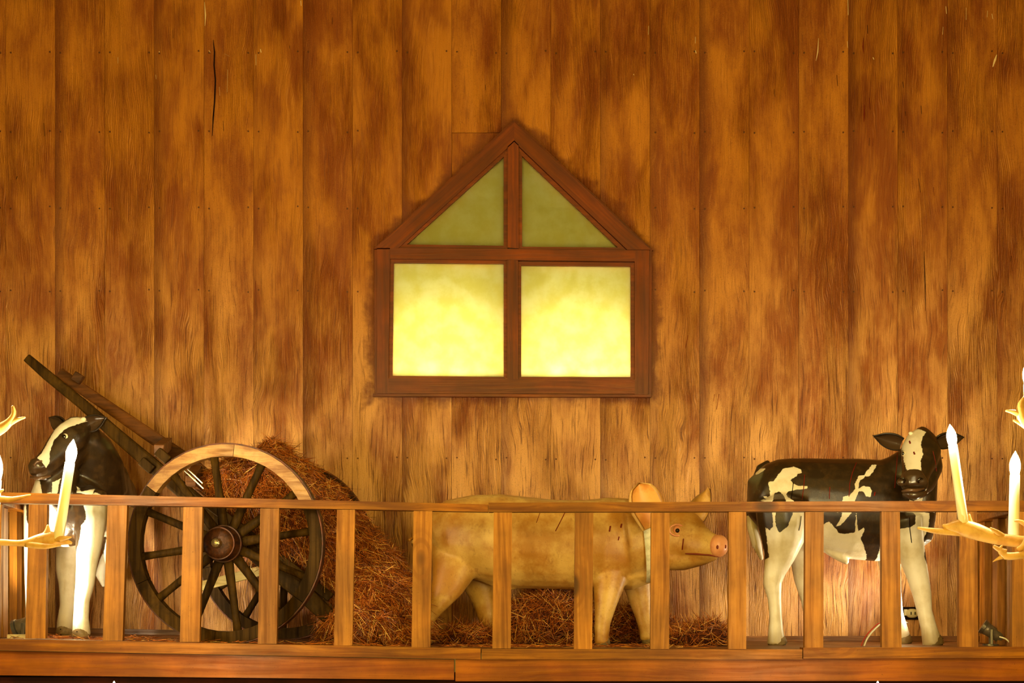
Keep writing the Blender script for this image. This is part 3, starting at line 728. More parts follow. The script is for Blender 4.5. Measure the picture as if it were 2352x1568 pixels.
def ear(parent, base, tip, wid, normal, mat_out, mat_in=None, thick=.012, cup=.25, pointed=.9, blunt=False):
    """leaf-shaped cupped ear; normal = direction its opening faces"""
    base, tip = Vector(base), Vector(tip); ax = tip-base; L = ax.length; t = ax.normalized()
    nn = Vector(normal); nn = (nn-t*nn.dot(t)).normalized(); sd = t.cross(nn)
    def sheet(scale, dn, bm, flip=False):
        rows = []
        for i in range(11):
            u = i/10; wv = wid*scale*(math.sin(math.pi*min(1, (u*.80+.20))**.85)**.8 if u < 1 else 0)*(1 if u < .7 else 1-(u-.7)/.3*.35*pointed)
            if blunt: wv = wid*scale*((.72+.28*u/.4) if u < .4 else math.sqrt(max(0, 1-((u-.4)/.6)**2.4)))
            row = []
            for j in range(9):
                v = (j-4)/4
                row.append(bm.verts.new(base+t*(L*u*(1 if scale == 1 else .96)+(0 if scale == 1 else L*.02))+sd*(v*wv*.5)+nn*(cup*wid*(v*v)*(1-.3*u)+dn)))
            rows.append(row)
        return rows
    bm = bmesh.new(); a = sheet(1, 0, bm); b = sheet(1, -thick, bm)
    for i in range(10):
        for j in range(8):
            bm.faces.new((a[i][j], a[i][j+1], a[i+1][j+1], a[i+1][j])); bm.faces.new((b[i][j], b[i+1][j], b[i+1][j+1], b[i][j+1]))
    for i in range(10):
        for j in (0, 8): bm.faces.new((a[i][j], a[i+1][j], b[i+1][j], b[i][j]))
    for j in range(8):
        for i in (0, 10): bm.faces.new((a[i][j], b[i][j], b[i][j+1], a[i][j+1]))
    e = obj('ear', bm, M[mat_out], parent, True)
    if mat_in:
        bm = bmesh.new(); a = sheet(.80, .004, bm)
        b2 = sheet(.80, .001, bm)
        for i in range(10):
            for j in range(8):
                bm.faces.new((a[i][j], a[i][j+1], a[i+1][j+1], a[i+1][j])); bm.faces.new((b2[i][j], b2[i+1][j], b2[i+1][j+1], b2[i][j+1]))
        obj('inner_ear', bm, M[mat_in], e, True)
    return e

# ---- right calf
calf = empty('calf', (0, 0, 0), label='life-size black and white calf figure standing sideways, white blaze, head turned to front', cat='calf')
Yc = .86
bod = loft(PS([(1737, 1112, 50, .11), (1751, 1118, 72, .145), (1785, 1138, 92, .175), (1840, 1152, 102, .195), (1900, 1160, 108, .205), (1960, 1168, 116, .205), (2015, 1172, 117, .195), (2065, 1170, 112, .175), (2105, 1172, 92, .15), (2130, 1180, 60, .10)], Yc), n=24)
neck = loft([(P(2040, 1120, .86), .15, .13), (P(2080, 1098, .82), .14, .115), (P(2110, 1062, .78), .12, .10), (P(2118, 1030, .74), .09, .085)], n=18)
thr = loft([(P(2115, 1060, .74), .09, .085), (P(2118, 1120, .76), .075, .09), (P(2112, 1180, .78), .08, .12), (P(2100, 1230, .80), .09, .13)], n=16)
skull = loft([(P(2116, 1000, .70), .060, .040), (P(2116, 1012, .67), .075, .078), (P(2116, 1034, .63), .085, .098), (P(2112, 1056, .58), .080, .090), (P(2106, 1078, .53), .068, .074), (P(2102, 1096, .49), .060, .066), (P(2100, 1112, .46), .056, .069), (P(2100, 1124, .45), .044, .060)], side=(1, 0, 0), n=20)
cheek = loft([(P(2134, 1040, .70), .07, .055), (P(2138, 1075, .68), .085, .058), (P(2126, 1108, .62), .06, .05), (P(2108, 1128, .54), .035, .04)], side=(1, 0, 0), n=16)
yn, yf = .70, 1.02
hl = leg([(1795, 1150, 62, .10), (1798, 1200, 60, .105), (1797, 1240, 50, .095), (1790, 1280, 35, .07), (1779, 1315, 25, .05), (1774, 1340, 22, .045), (1779, 1375, 16, .036), (1782, 1420, 15, .034), (1782, 1450, 18, .038), (1783, 1470, 21, .045), (1783, 1478, 22, .048)], yn)
hf = leg([(1815, 1180, 45, .09), (1838, 1240, 42, .09), (1850, 1290, 34, .07), (1848, 1330, 25, .045), (1856, 1375, 18, .036), (1864, 1420, 16, .034), (1866, 1445, 18, .038), (1866, 1464, 21, .044)], yf)
fn = leg([(2075, 1190, 45, .10), (2085, 1240, 36, .085), (2096, 1280, 31, .065), (2107, 1320, 26, .05), (2118, 1365, 22, .042), (2124, 1405, 18, .036), (2133, 1440, 19, .038), (2139, 1465, 22, .044), (2142, 1479, 24, .048)], yn)
ff = leg([(2035, 1200, 40, .09), (2040, 1260, 30, .07), (2045, 1310, 24, .052), (2050, 1360, 20, .042), (2058, 1410, 17, .036), (2066, 1440, 18, .038), (2072, 1466, 20, .042)], yf)
brisk = loft(PS([(2050, 1215, 50, .12), (2090, 1235, 42, .12), (2112, 1215, 38, .10)], .82), n=14)
sheath = loft(PS([(1900, 1262, 10, .03), (1930, 1278, 12, .03), (1948, 1292, 6, .018)], .82), n=10)
cb = fuse('body', [bod, neck, thr, skull, cheek, hl, hf, fn, ff, brisk, sheath], M['calf'], calf, voxel=.0075, it=7)
tf4 = lambda x, y: (1680+x/2.42, 920+y/2.42)
spots(cb, [('B', [(80, 100), (1250, 100), (1250, 560), (1000, 560), (1008, 620), (1005, 690), (980, 705), (940, 712), (900, 720), (860, 730), (838, 800), (832, 930), (800, 915), (770, 850), (722, 760), (740, 720), (735, 705), (700, 730), (640, 740), (600, 735), (580, 710), (540, 670), (512, 690), (455, 650), (400, 600), (330, 620), (300, 700), (255, 738), (235, 700), (228, 640), (215, 620), (220, 700), (205, 722), (182, 705), (205, 870), (185, 885), (150, 760), (100, 640), (60, 560)]),
           ('B', [(1105, 560), (1180, 560), (1150, 640), (1120, 900), (1085, 910), (1065, 870), (1075, 800), (1065, 770), (1095, 700), (1100, 600)]),
           ('W', [(300, 370), (360, 362), (395, 378), (398, 395), (372, 405), (362, 430), (375, 450), (400, 460), (455, 463), (450, 478), (395, 482), (345, 492), (330, 512), (335, 530), (365, 552), (380, 600), (400, 650), (330, 650), (326, 600), (318, 555), (312, 510), (295, 492), (270, 500), (250, 540), (245, 556), (232, 640), (215, 640), (220, 560), (190, 548), (185, 525), (200, 530), (215, 545), (220, 500), (208, 450), (240, 445), (265, 410), (290, 380)]),
           ('W', [(800, 350), (830, 345), (790, 400), (745, 440), (738, 480), (770, 462), (805, 468), (818, 490), (805, 525), (780, 520), (765, 490), (740, 495), (722, 530), (715, 552), (700, 600), (690, 640), (700, 700), (712, 760), (690, 755), (685, 620), (665, 622), (640, 650), (610, 690), (580, 700), (590, 680), (610, 640), (612, 618), (648, 552), (648, 525), (690, 515), (720, 480), (720, 450), (750, 400)]),
           ('W', [(155, 405), (165, 380), (190, 362), (208, 370), (180, 392)]),
           ('W', [(1025, 570), (1035, 530), (1060, 500), (1088, 480), (1075, 540), (1085, 535), (1108, 500), (1100, 570)]),
           ('W', [(985, 140), (1060, 140), (1105, 165), (1075, 200), (1058, 240), (1060, 300), (1040, 340), (1035, 400), (960, 402), (962, 330), (972, 280), (968, 215), (955, 185)])], .68, tf4, (.52, .70, .66))
# the muzzle, nostrils, lips, eyes, ears, tail, hooves
mz = fuse('muzzle', [loft([(P(2096, 1092, .475), .052, .060), (P(2098, 1104, .455), .055, .066), (P(2099, 1118, .445), .045, .060)], side=(1, 0, 0), n=16), ball(P(2073, 1107, .42), (.030, .022, .022)), ball(P(2117, 1105, .43), (.030, .024, .024))], M['muzzle'], calf, voxel=.006, it=3)
for px, sx in ((2074, 1), (2113, -1)):
    q = P(px, 1104, .388); obj('nostril', tube([q+Vector((-.014*sx, 0, .010)), q+Vector((0, -.004, .013)), q+Vector((.010*sx, 0, .002)), q+Vector((.004*sx, .004, -.010))], [.004, .006, .006, .004]), M['eye_dark'], mz, True)
obj('lip', tube([P(2072, 1128, .41), P(2085, 1125, .38), P(2104, 1126, .38), P(2122, 1122, .41)], [.005, .009, .009, .005]), M['lip'], mz, True)
obj('chin', loft([(P(2076, 1134, .45), .018, .03), (P(2098, 1137, .43), .028, .05), (P(2120, 1133, .46), .018, .03)], side=(0, 1, 0), n=12), M['muzzle'], mz, True)
eye(calf, P(2134, 1041, .552), .018, (.45, -.9, .1)); eye(calf, P(2077, 1042, .572), .014, (-.7, -.6, .1))
ear(calf, P(2070, 1018, .68), P(2004, 1000, .66), .085, (-.1, -1, -.35), 'black_hide', 'muzzle')
ear(calf, P(2150, 1014, .70), P(2212, 1002, .74), .085, (.1, -1, -.35), 'black_hide', 'muzzle')
obj('horn_bud', ball(P(2092, 995, .63), (.012, .012, .010)), M['white_hide'], calf, True)
obj('horn_bud', ball(P(2132, 993, .63), (.012, .012, .010)), M['white_hide'], calf, True)
tl = loft(PS([(1768, 1066, 12, .024), (1748, 1076, 12, .024), (1735, 1108, 11, .024), (1724, 1160, 11, .022), (1728, 1210, 13, .026), (1738, 1250, 12, .026), (1750, 1285, 4, .010)], .97), n=12)
tlo = fuse('tail', [tl], M['calf'], calf, voxel=.006, it=2); spots(tlo, [('B', [(1700, 1000), (1800, 1000), (1800, 1180), (1700, 1185)]), ('W', [(1742, 1085), (1752, 1072), (1765, 1072), (1755, 1082)])], .97)
def hoof(parent, px, Y, r=.046, fx=1, fy=0, z=None):
    x = (px-CX)/S(Y); fz = floor_z(x)
    d = Vector((fx, fy, 0)).normalized(); sd = Vector((-d.y, d.x, 0))
    h = obj('hoof', loft([(Vector((x, Y, fz+.002))+d*.008, r*1.0, r*1.1), (Vector((x, Y, fz+.03))+d*.002, r*.9, r*1.0), (Vector((x, Y, fz+.048)), r*.7, r*.82)], side=tuple(d), n=16, cap=True), M['hoof'], parent, True)
    obj('hoof_cleft', beam(Vector((x, Y, fz+.001))+d*(r*.9), Vector((x, Y, fz+.036))+d*(r*.94), .006, .014, side=tuple(sd), bevel=0), M['eye_dark'], h)
for px, Y in ((1783, yn), (1866, yf), (2143, yn), (2072, yf)): hoof(calf, px, Y)

# ---- left calf
calf2 = empty('calf', (0, 0, 0), label='life-size calf figure seen from the front, pale muzzle turned left, beside the cart shafts', cat='calf')
b2 = loft([(P(122, 1185, .50), .12, .12), (P(140, 1180, .56), .17, .17), (P(170, 1160, .70), .195, .19), (P(200, 1150, .86), .20, .20), (P(222, 1146, 1.02), .20, .20), (P(238, 1148, 1.18), .18, .18), (P(246, 1155, 1.30), .12, .12)], side=(1, 0, 0), n=24)
n2 = loft([(P(215, 1120, .78), .17, .15), (P(212, 1070, .70), .155, .13), (P(200, 1030, .62), .125, .11), (P(186, 1000, .56), .09, .085)], side=(0, 1, 0), n=20)
hump = loft([(P(238, 1060, .72), .06, .09), (P(255, 1100, .80), .09, .12), (P(262, 1150, .9), .10, .13)], side=(0, 1, 0), n=14)
h2 = loft([(P(196, 985, .58), .055, .06), (P(180, 990, .54), .075, .08), (P(160, 1008, .49), .085, .088), (P(138, 1030, .45), .074, .076), (P(118, 1052, .41), .058, .062), (P(100, 1068, .385), .052, .058), (P(84, 1077, .37), .046, .056), (P(76, 1082, .36), .032, .042)], side=(.45, .9, 0), n=20)
j2 = loft([(P(178, 1030, .55), .07, .07), (P(155, 1058, .51), .062, .065), (P(125, 1082, .45), .040, .05), (P(98, 1094, .40), .026, .04)], side=(.3, .95, 0), n=16)
t2 = loft([(P(150, 1070, .52), .07, .08), (P(130, 1110, .50), .10, .10), (P(118, 1160, .50), .13, .11)], side=(1, 0, 0), n=16)
shl = leg([(205, 1130, 40, .10), (208, 1190, 38, .09), (205, 1240, 32, .07), (200, 1290, 25, .052), (195, 1340, 22, .043), (188, 1380, 18, .036), (186, 1420, 18, .036), (187, 1447, 21, .042), (187, 1458, 22, .045)], .52)
shr = leg([(85, 1160, 30, .08), (80, 1230, 25, .06), (78, 1290, 22, .05), (77, 1340, 20, .042), (76, 1400, 17, .036), (76, 1440, 20, .04), (76, 1452, 21, .044)], .56)
hnl = leg([(170, 1200, 45, .10), (158, 1260, 30, .07), (152, 1310, 24, .05), (155, 1345, 20, .042), (154, 1390, 17, .034), (150, 1425, 19, .038), (149, 1446, 20, .042)], 1.0)
hnr = leg([(255, 1180, 42, .09), (264, 1240, 34, .08), (268, 1300, 25, .05), (264, 1350, 18, .04), (262, 1400, 16, .034), (262, 1440, 20, .042)], 1.08)
cb2 = fuse('body', [b2, n2, hump, h2, j2, t2, shl, shr, hnl, hnr], M['calf'], calf2, voxel=.0075, it=7)
spots(cb2, [('B', [(90, 900), (340, 900), (340, 1150), (245, 1150), (215, 1128), (205, 1140), (195, 1155), (196, 1195), (184, 1205), (178, 1235), (168, 1262), (158, 1300), (146, 1290), (138, 1250), (130, 1210), (126, 1170), (118, 1130), (100, 1135), (88, 1100), (60, 1100), (40, 1060), (60, 1000)]),
            ('B', [(50, 1150), (66, 1150), (64, 1200), (58, 1215), (50, 1190)]),
            ('W', [(120, 1108), (137, 1098), (132, 1130), (128, 1145), (121, 1135)]), ('W', [(163, 1112), (185, 1128), (212, 1120), (207, 1140), (190, 1132), (172, 1130)]),
            ('W', [(190, 1155), (206, 1160), (212, 1180), (222, 1200), (214, 1215), (190, 1196), (200, 1190)]),
            ('W', [(182, 950), (150, 955), (120, 985), (100, 1045), (92, 1052), (110, 1082), (121, 1062), (120, 1040), (126, 1010), (148, 984), (188, 962)])], .42, None, (.40, .56, .70))
mz2 = fuse('muzzle', [loft([(P(98, 1070, .385), .050, .056), (P(84, 1077, .365), .050, .058), (P(74, 1084, .355), .034, .044)], side=(.45, .9, 0), n=16)], M['muzzle'], calf2, voxel=.006, it=3)
q = P(86, 1066, .318); obj('nostril', tube([q+Vector((.022, 0, .016)), q+Vector((0, -.008, .012)), q+Vector((-.016, -.002, -.002)), q+Vector((-.006, 0, -.012))], [.004, .007, .007, .004]), M['lip'], mz2, True)
obj('lip', tube([P(70, 1096, .35), P(84, 1098, .325), P(100, 1097, .33), P(116, 1092, .35)], [.005, .008, .008, .005]), M['lip'], mz2, True)
eye(calf2, P(150, 1004, .415), .020, (-.25, -1, .1)); 
obj('horn_bud', ball(P(192, 963, .50), (.013, .013, .012)), M['white_hide'], calf2, True)
ear(calf2, P(196, 978, .54), P(246, 958, .50), .085, (-.1, -1, -.2), 'black_hide', 'muzzle')
ear(calf2, P(150, 982, .66), P(116, 958, .70), .08, (-.3, -1, -.2), 'black_hide', 'muzzle')
obj('tail', loft([(P(270, 1110, 1.34), .03, .03), (P(285, 1160, 1.38), .02, .02), (P(262, 1230, 1.34), .018, .018), (P(238, 1288, 1.28), .022, .022), (P(232, 1320, 1.26), .030, .03), (P(238, 1346, 1.25), .008, .01)], side=(0, 1, 0), n=12), M['white_hide'], calf2, True)
for px, Y in ((187, .52), (76, .56), (149, 1.0), (262, 1.08)): hoof(calf2, px, Y, fx=-.2, fy=-1)

# ---- pig
pig = empty('pig', (0, 0, 0), label='life-size ochre pig figure walking right between the cart and the calf', cat='pig')
Yp = .80
pb_ = loft(PS([(992, 1245, 34, .08), (1003, 1238, 66, .13), (1030, 1232, 84, .17), (1080, 1232, 96, .20), (1140, 1238, 104, .215), (1200, 1246, 106, .22), (1270, 1250, 103, .22), (1340, 1252, 104, .215), (1400, 1248, 106, .205), (1450, 1246, 102, .19), (1490, 1244, 84, .16), (1510, 1242, 60, .12)], Yp), n=26)
pn = loft(PS([(1440, 1238, 92, .17), (1490, 1232, 82, .16), (1530, 1232, 74, .145), (1560, 1236, 66, .13)], .74), n=20)
ph = loft([(P(1520, 1222, .72), .145, .13), (P(1550, 1226, .68), .150, .125), (P(1580, 1238, .64), .130, .105), (P(1605, 1248, .60), .095, .080), (P(1628, 1254, .56), .072, .062), (P(1648, 1256, .54), .058, .052)], side=(.35, 1, 0), n=20)
pj = loft([(P(1530, 1270, .70), .09, .10), (P(1575, 1282, .65), .060, .08), (P(1615, 1280, .60), .038, .055), (P(1643, 1276, .56), .022, .034)], side=(.35, 1, 0), n=16)
ypn, ypf = .66, 1.0
l1 = leg([(1050, 1255, 62, .09, .76), (1044, 1305, 54, .085, .72), (1026, 1350, 38, .06, .68), (1002, 1390, 24, .048), (985, 1415, 19, .04), (978, 1440, 16, .036), (976, 1462, 18, .038), (975, 1476, 18, .038)], ypn)
l2 = leg([(1080, 1290, 40, .09), (1100, 1340, 38, .07), (1112, 1380, 28, .052), (1118, 1410, 24, .044), (1124, 1440, 19, .036), (1126, 1466, 19, .038)], ypf)
l3 = leg([(1412, 1255, 50, .09, .76), (1403, 1310, 44, .075, .71), (1397, 1350, 35, .06, .68), (1390, 1390, 26, .048), (1384, 1430, 19, .038), (1382, 1460, 17, .036), (1382, 1477, 18, .038)], ypn)
l4 = leg([(1455, 1290, 42, .08), (1464, 1340, 34, .065), (1472, 1380, 27, .05), (1480, 1420, 20, .04), (1485, 1450, 17, .036), (1487, 1468, 17, .038)], ypf)
pch = loft(PS([(1400, 1300, 50, .14), (1450, 1312, 44, .14), (1490, 1300, 38, .12), (1530, 1285, 26, .10)], .80), n=14)
psh = loft(PS([(1120, 1325, 16, .05), (1165, 1340, 18, .05), (1185, 1345, 10, .03)], .80), n=10)
pg = fuse('body', [pb_, pn, ph, pj, l1, l2, l3, l4, pch, psh], M['pig'], pig, voxel=.0085, it=8)
sn = obj('snout', loft([(P(1632, 1250, .585), .050, .046), (P(1642, 1252, .552), .054, .050), (P(1652, 1254, .520), .056, .052), (P(1657, 1255, .506), .048, .044)], side=(.8, .6, 0), n=22), M['snout'], pig, True)
for px, py in ((1648, 1256), (1666, 1255)):
    obj('nostril', ball(P(px, py, .482 if px < 1660 else .505), (.006, .008, .010)), M['mouth'], sn, True)
obj('mouth_line', tube([P(1574, 1271, .545), P(1600, 1272, .535), P(1630, 1274, .515), P(1650, 1278, .515)], [.003, .005, .005, .003]), M['mouth'], pig, True)
e = obj('eyelid', tube([P(1555+17*math.cos(a), 1217+13*math.sin(a), .553+.012*math.cos(a)) for a in [2*math.pi*k/14 for k in range(15)]], .0055), M['snout'], pig, True)
obj('eye', ball(P(1555, 1217, .572), .024), M['snout'], pig, True); obj('pupil', ball(P(1556, 1218, .553), .0115), M['eye_dark'], pig, True)
ear(pig, P(1500, 1210, .555), P(1466, 1108, .53), .175, (.15, -1, .1), 'pig', 'ear_in', cup=.16, blunt=True)
ear(pig, P(1584, 1196, .70), P(1628, 1120, .70), .125, (.55, .8, -.2), 'pig', None, cup=.22, pointed=.5)
tg = [(940, 1240), (955, 1232), (965, 1245), (956, 1258), (948, 1246), (960, 1236), (985, 1238), (1000, 1228)]
obj('tail', tube([P(x, y, .80+.03*math.sin(i)) for i, (x, y, *_ ) in enumerate(smooth_pts(tg, 4))], .008), M['pig'], pig, True)
for px, Y in ((975, ypn), (1126, ypf), (1382, ypn), (1487, ypf)): hoof(pig, px, Y, r=.034)
# pale band round the neck
def ringband(c, rx, rz, wd, tilt):
    bm = bmesh.new(); rg = []
    for k in range(32):
        a = 2*math.pi*k/32; row = []
        for dx, dr in ((-wd/2, 0), (-wd/2, .008), (wd/2, .008), (wd/2, 0)):
            p = Vector((dx, (rx+dr)*math.sin(a), (rz+dr)*math.cos(a))); row.append(bm.verts.new(c+Matrix.Rotation(tilt, 3, 'Y') @ p))
        rg.append(row)
    for i in range(32):
        x, y = rg[i], rg[(i+1) % 32]
        for k in range(4): bm.faces.new((x[k], x[(k+1) % 4], y[(k+1) % 4], y[k]))
    return bm
cl = obj('pig_collar', ringband(P(1485, 1243, .76), .192, .200, .05, -.10), M['collar'], None, True)
tag(cl, 'pale cream collar band round the neck of the pig', 'collar')

# thin paint runs on the figures, laid on their surface
from mathutils.bvhtree import BVHTree
def runs(o, parent, lst):
    bvh = BVHTree.FromPolygons([v.co for v in o.data.vertices], [tuple(p.vertices) for p in o.data.polygons])
    eye_ = Vector((0, -DIST, EYE))
    for pts, wd, m in lst:
        q = []
        for i in range(len(pts)-1):
            for t in (0, .34, .67): q.append((pts[i][0]+(pts[i+1][0]-pts[i][0])*t, pts[i][1]+(pts[i+1][1]-pts[i][1])*t))
        q.append(pts[-1]); h = []
        for x, y in q:
            d = (P(x, y, 0)-eye_).normalized(); loc, nrm, _, _ = bvh.ray_cast(eye_, d)
            if loc is not None: h.append(loc-d*.0008)
        if len(h) > 1: obj('paint_streak', tube(h, wd/S(.7)/2, n=5), M[m], parent)
runs(cb, calf, [([(1967, 1062), (1958, 1085), (1952, 1110), (1950, 1140)], 2, 'scratch_red'), ([(1848, 1090), (1846, 1120), (1842, 1148)], 2, 'scratch_red'), ([(1906, 1118), (1905, 1145)], 2, 'scratch_red'),
    ([(2143, 1036), (2148, 1058), (2151, 1082)], 2, 'scratch_red'), ([(2089, 1188), (2090, 1215), (2094, 1246)], 2.2, 'scratch_dark'), ([(2062, 1040), (2058, 1085), (2055, 1120)], 2, 'scratch_red'),
    ([(1840, 1185), (1838, 1205), (1835, 1218)], 2, 'scratch_dark'), ([(1822, 1108), (1820, 1128), (1817, 1145)], 2, 'scratch_dark'), ([(2099, 1038), (2101, 1043)], 4, 'scratch_red'), ([(2089, 1013), (2091, 1018)], 4, 'scratch_red'), ([(2010, 1130), (2008, 1138)], 4, 'scratch_red')])
runs(pg, pig, [([(1298, 1176), (1288, 1196), (1276, 1219)], 2.2, 'scratch_red'), ([(1402, 1208), (1400, 1220)], 4, 'scratch_red'), ([(1428, 1203), (1426, 1211)], 4, 'scratch_red'), ([(1422, 1232), (1420, 1240)], 3, 'scratch_red'),
    ([(1570, 1237), (1567, 1262)], 3, 'scratch_red'), ([(1240, 1178), (1232, 1200)], 1.6, 'mouth')])

# ------------------------------------------------------------------ antler chandeliers
def chandelier(label, candles, antlers, hubx, YC):
    c = empty('antler_chandelier', (0, 0, 0), label=label, cat='chandelier')
    for pts in antlers:
        q = smooth_pts(pts, 4)
        obj('antler', loft([(P(a[0], a[1], a[2]), a[3]/S(a[2]), a[4]/S(a[2])) for a in q], side=(0, 1, 0), n=10), M['antler'], c, True)
    for (bx, by, tx, ty, r, bulb_h, Y) in candles:
        a, b = P(bx, by, Y), P(tx, ty, Y); t = (b-a).normalized(); rr = r/S(Y)
        k = obj('candle_sleeve', loft([(a, rr*1.05, rr*1.05), (a+(b-a)*.5, rr, rr), (b-t*.004, rr*.96, rr*.96), (b, rr*.7, rr*.7)], side=(0, 1, 0), n=16), M['candle'], c, True)
        h = bulb_h/S(Y)
        obj('candle_bulb', loft([(b, rr*.8, rr*.8), (b+t*h*.2, rr*.98, rr*.98), (b+t*h*.42, rr*1.02, rr*1.02), (b+t*h*.62, rr*.84, rr*.84), (b+t*h*.80, rr*.5, rr*.5), (b+t*h*.93, rr*.18, rr*.18), (b+t*h, rr*.04, rr*.04)], side=(0, 1, 0), n=14), M['bulb'], k, True)
    s = S(YC); x = (hubx-CX)/s
    obj('centre_post', loft([(Vector((x, YC, z)), r, r) for z, r in ((-.42, .03), (-.30, .05), (.05, .045), (.12, .06), (.5, .05), (.8, .04), (1.0, .02))], side=(1, 0, 0), n=14), M['antler'], c, True)
    obj('chain', tube([(x, YC, 1.0), (x, YC, 4.6)], .008), M['iron'], c, True)
    return c
Yk = -1.5
chandelier('antler chandelier with lit candle bulbs at the right edge, in front of the right calf',
    [(2213, 1200, 2188, 1020, 11, 46, Yk), (2016, 1712, 2016, 1616, 12, 52, Yk), (2328, 1232, 2331, 1088, 12, 52, Yk+.05), (2366, 1000, 2362, 880, 12, 52, Yk+.1)],
    [[(2600, 1700, Yk+.3, 14, 14), (2400, 1728, Yk+.1, 13, 13), (2200, 1725, Yk, 13, 12), (2060, 1714, Yk, 16, 12), (2010, 1712, Yk, 14, 10), (1960, 1700, Yk, 3, 3)],
     [(2600, 1215, Yk+.3, 16, 16), (2500, 1240, Yk+.15, 14, 14), (2400, 1245, Yk+.05, 14, 13), (2340, 1243, Yk, 14, 12), (2290, 1236, Yk, 15, 13), (2240, 1220, Yk, 20, 14), (2205, 1210, Yk, 19, 12), (2178, 1210, Yk, 10, 8), (2165, 1206, Yk, 3, 3)],
     [(2260, 1226, Yk, 10, 8), (2200, 1222, Yk, 9, 6), (2150, 1219, Yk, 7, 5), (2108, 1212, Yk, 3, 3)],
     [(2235, 1215, Yk, 10, 8), (2228, 1200, Yk, 7, 6), (2226, 1180, Yk, 2, 2)],
     [(2310, 1238, Yk, 9, 8), (2290, 1222, Yk-.02, 6, 5), (2274, 1212, Yk-.03, 2, 2)],
     [(2480, 1260, Yk+.1, 10, 10), (2400, 1262, Yk-.02, 9, 9), (2350, 1274, Yk-.05, 9, 9), (2310, 1276, Yk-.05, 9, 9), (2298, 1262, Yk-.05, 6, 6), (2302, 1252, Yk-.05, 2, 2)],
     [(2310, 1268, Yk-.05, 8, 7), (2295, 1262, Yk-.05, 6, 5), (2282, 1254, Yk-.05, 4, 4)],
     [(2302, 1278, Yk-.05, 6, 5), (2290, 1284, Yk-.05, 3, 3), (2280, 1290, Yk-.05, 1, 1)],
     [(2340, 1262, Yk-.04, 7, 6), (2352, 1250, Yk-.06, 6, 6), (2364, 1215, Yk-.05, 6, 6), (2345, 1198, Yk-.04, 5, 5), (2330, 1196, Yk-.04, 2, 2)],
     [(2500, 1040, Yk+.2, 14, 14), (2430, 1010, Yk+.1, 14, 13), (2380, 985, Yk, 14, 12), (2352, 965, Yk, 14, 10), (2344, 935, Yk, 9, 7), (2352, 912, Yk, 3, 3)],
     [(2365, 965, Yk, 12, 10), (2335, 948, Yk, 7, 6), (2310, 943, Yk, 2, 2)], [(2370, 985, Yk, 9, 8), (2345, 972, Yk, 6, 5), (2327, 965, Yk, 2, 2)]], 2600, Yk+.3)
chandelier('antler chandelier with lit candle bulbs at the left edge, in front of the left calf',
    [(134, 1238, 161, 1060, 12, 52, Yk), (262, 1712, 262, 1616, 12, 52, Yk), (-14, 1190, -8, 1100, 12, 62, Yk+.1), (-16, 1075, -14, 1010, 12, 50, Yk+.2), (-22, 920, -18, 870, 12, 52, Yk+.1)],
    [[(-240, 1700, Yk+.3, 14, 14), (-40, 1728, Yk+.1, 13, 13), (120, 1725, Yk, 13, 12), (230, 1714, Yk, 16, 12), (275, 1712, Yk, 14, 10), (320, 1700, Yk, 3, 3)],
     [(-240, 1215, Yk+.3, 14, 14), (-140, 1240, Yk+.1, 11, 11), (-60, 1243, Yk, 9, 9), (0, 1245, Yk, 8, 8), (50, 1247, Yk, 8, 8), (90, 1242, Yk, 16, 11), (120, 1238, Yk, 19, 12), (145, 1242, Yk, 10, 8), (165, 1247, Yk, 3, 3)],
     [(95, 1240, Yk, 10, 8), (108, 1225, Yk, 9, 7), (110, 1205, Yk, 2, 2)], [(120, 1240, Yk, 9, 8), (145, 1236, Yk-.02, 6, 5), (164, 1233, Yk-.02, 2, 2)],
     [(60, 1248, Yk, 9, 8), (100, 1254, Yk-.02, 7, 6), (140, 1252, Yk-.02, 2, 2)],
     [(-120, 1160, Yk+.1, 10, 10), (-50, 1150, Yk, 9, 9), (0, 1146, Yk, 8, 8), (30, 1146, Yk, 6, 6), (70, 1136, Yk, 2, 2)],
     [(-40, 1140, Yk, 7, 7), (-10, 1134, Yk, 5, 5), (8, 1124, Yk, 2, 2)],
     [(-120, 1040, Yk+.1, 14, 14), (-50, 1010, Yk, 14, 13), (0, 985, Yk, 13, 11), (22, 968, Yk, 9, 8), (32, 950, Yk, 6, 6), (29, 932, Yk, 3, 3)],
     [(20, 972, Yk, 8, 7), (38, 964, Yk, 5, 5), (58, 958, Yk, 2, 2)]], -240, Yk+.3)

# ------------------------------------------------------------------ small things on the floor
def floodlight(name, label, c, aim, r, L, mesh_look=False):
    c, aim = Vector(c), Vector(aim).normalized(); fz = floor_z(c.x)
    e = empty(name, (0, 0, 0), label=label, cat='spotlight')
    obj('lamp_housing', loft([(c-aim*L*.5, r*.55, r*.55), (c-aim*L*.35, r*.8, r*.8), (c+aim*L*.1, r*.9, r*.9), (c+aim*L*.25, r, r)], side=(0, 1, 0), n=18), M['lamp_dark'], e, True)
    obj('lens_ring', cyl(c+aim*L*.33, aim, r*1.08, .016, 24), M['metal'], e)
    side = aim.cross(Vector((0, 0, 1))).normalized()
    for sg in (-1, 1):
        p = c+side*sg*(r*1.15)
        obj('bracket', beam((p.x, p.y, fz+.004), (p.x, p.y, c.z+.015), .016, .006, side=tuple(aim.cross(side))), M['metal'], e)
    obj('base_plate', cyl(Vector((c.x, c.y, fz+.004)), (0, 0, 1), r*1.2, .008, 20), M['metal'], e)
    return e
p = P(2276, 1450, .62)
floodlight('spotlight', 'small grey floor spotlight on a bracket behind the railing at right', p, (-.8, .15, .55), .034, .13)
p = P(2330, 1450, .36)
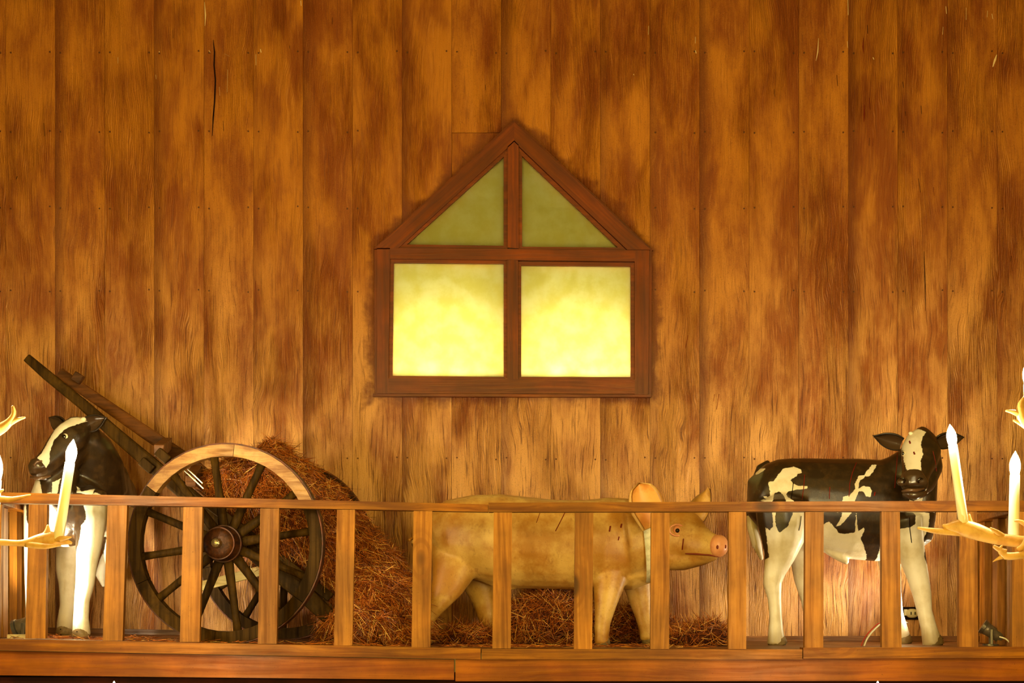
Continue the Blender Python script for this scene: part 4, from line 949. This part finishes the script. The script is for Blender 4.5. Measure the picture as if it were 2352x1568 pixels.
tag(obj('lamp_cable', tube([tuple(v) for v in smooth_pts([tuple(P(2296, 1462, .33)), tuple(P(2312, 1468, .3)), tuple(P(2324, 1482, .28))], 5)], .0035), M['plastic'], None, True), 'short ivory lamp cable behind the spotlight at right', 'cable')
p = P(62, 1436, .26)
floodlight('spotlight', 'perforated black floor spotlight between the left balusters', p+Vector((0, 0, .0)), (-.75, .1, -.30), .046, .16)
bm = bmesh.new(); quadbox(-2.36, -2.24, .14, .20, floor_z(-2.3)+.001, floor_z(-2.3)+.022, bm)
tag(obj('wood_offcut', bm, M['pale_wood']), 'pale wooden offcut on the floor beneath the left spotlight', 'offcut')
# socket
so = P(2090, 1408, WY)
e = empty('wall_outlet', (0, 0, 0), label='ivory electrical outlet on the back wall behind the right calf foreleg', cat='outlet')
obj('outlet_box', prism([(so.x-.045, so.z-.035), (so.x+.05, so.z-.035), (so.x+.05, so.z+.035), (so.x-.045, so.z+.035)], WY-.012, WY-.002), M['scratch_dark'], e)
obj('receptacle', loft([(Vector((so.x+.008, WY-.012, so.z)), .026, .034), (Vector((so.x+.008, WY-.024, so.z)), .024, .031)], side=(1, 0, 0), n=18, power=.8), M['plastic'], e, True)
for dx in (-.010, .012): obj('slot', prism([(so.x+.008+dx-.002, so.z-.008), (so.x+.008+dx+.002, so.z-.008), (so.x+.008+dx+.002, so.z+.008), (so.x+.008+dx-.002, so.z+.008)], WY-.040, WY-.034), M['scratch_dark'], e)
obj('mounting_strap', prism([(so.x-.036, so.z-.012), (so.x-.018, so.z-.012), (so.x-.018, so.z+.022), (so.x-.036, so.z+.022)], WY-.018, WY-.012), M['plastic'], e)
for mat, dx, r, lab in (('cable_white', 0, .0042, 'white cable arching over the floor under the right calf'), ('cable_red', -7, .0028, 'thin red cable arching beside the white cable')):
    pts = [(1984+dx, 1486, .55), (1992+dx, 1466, .56), (2008+dx, 1446, .58), (2028+dx, 1430, .62), (2060+dx, 1424, .9), (2085+dx, 1430, 1.3)]
    tag(obj('cable', tube([tuple(P(a, b, c)) for a, b, c in [tuple(v) for v in smooth_pts(pts, 5)]], r), M[mat], None, True), lab, 'cable')
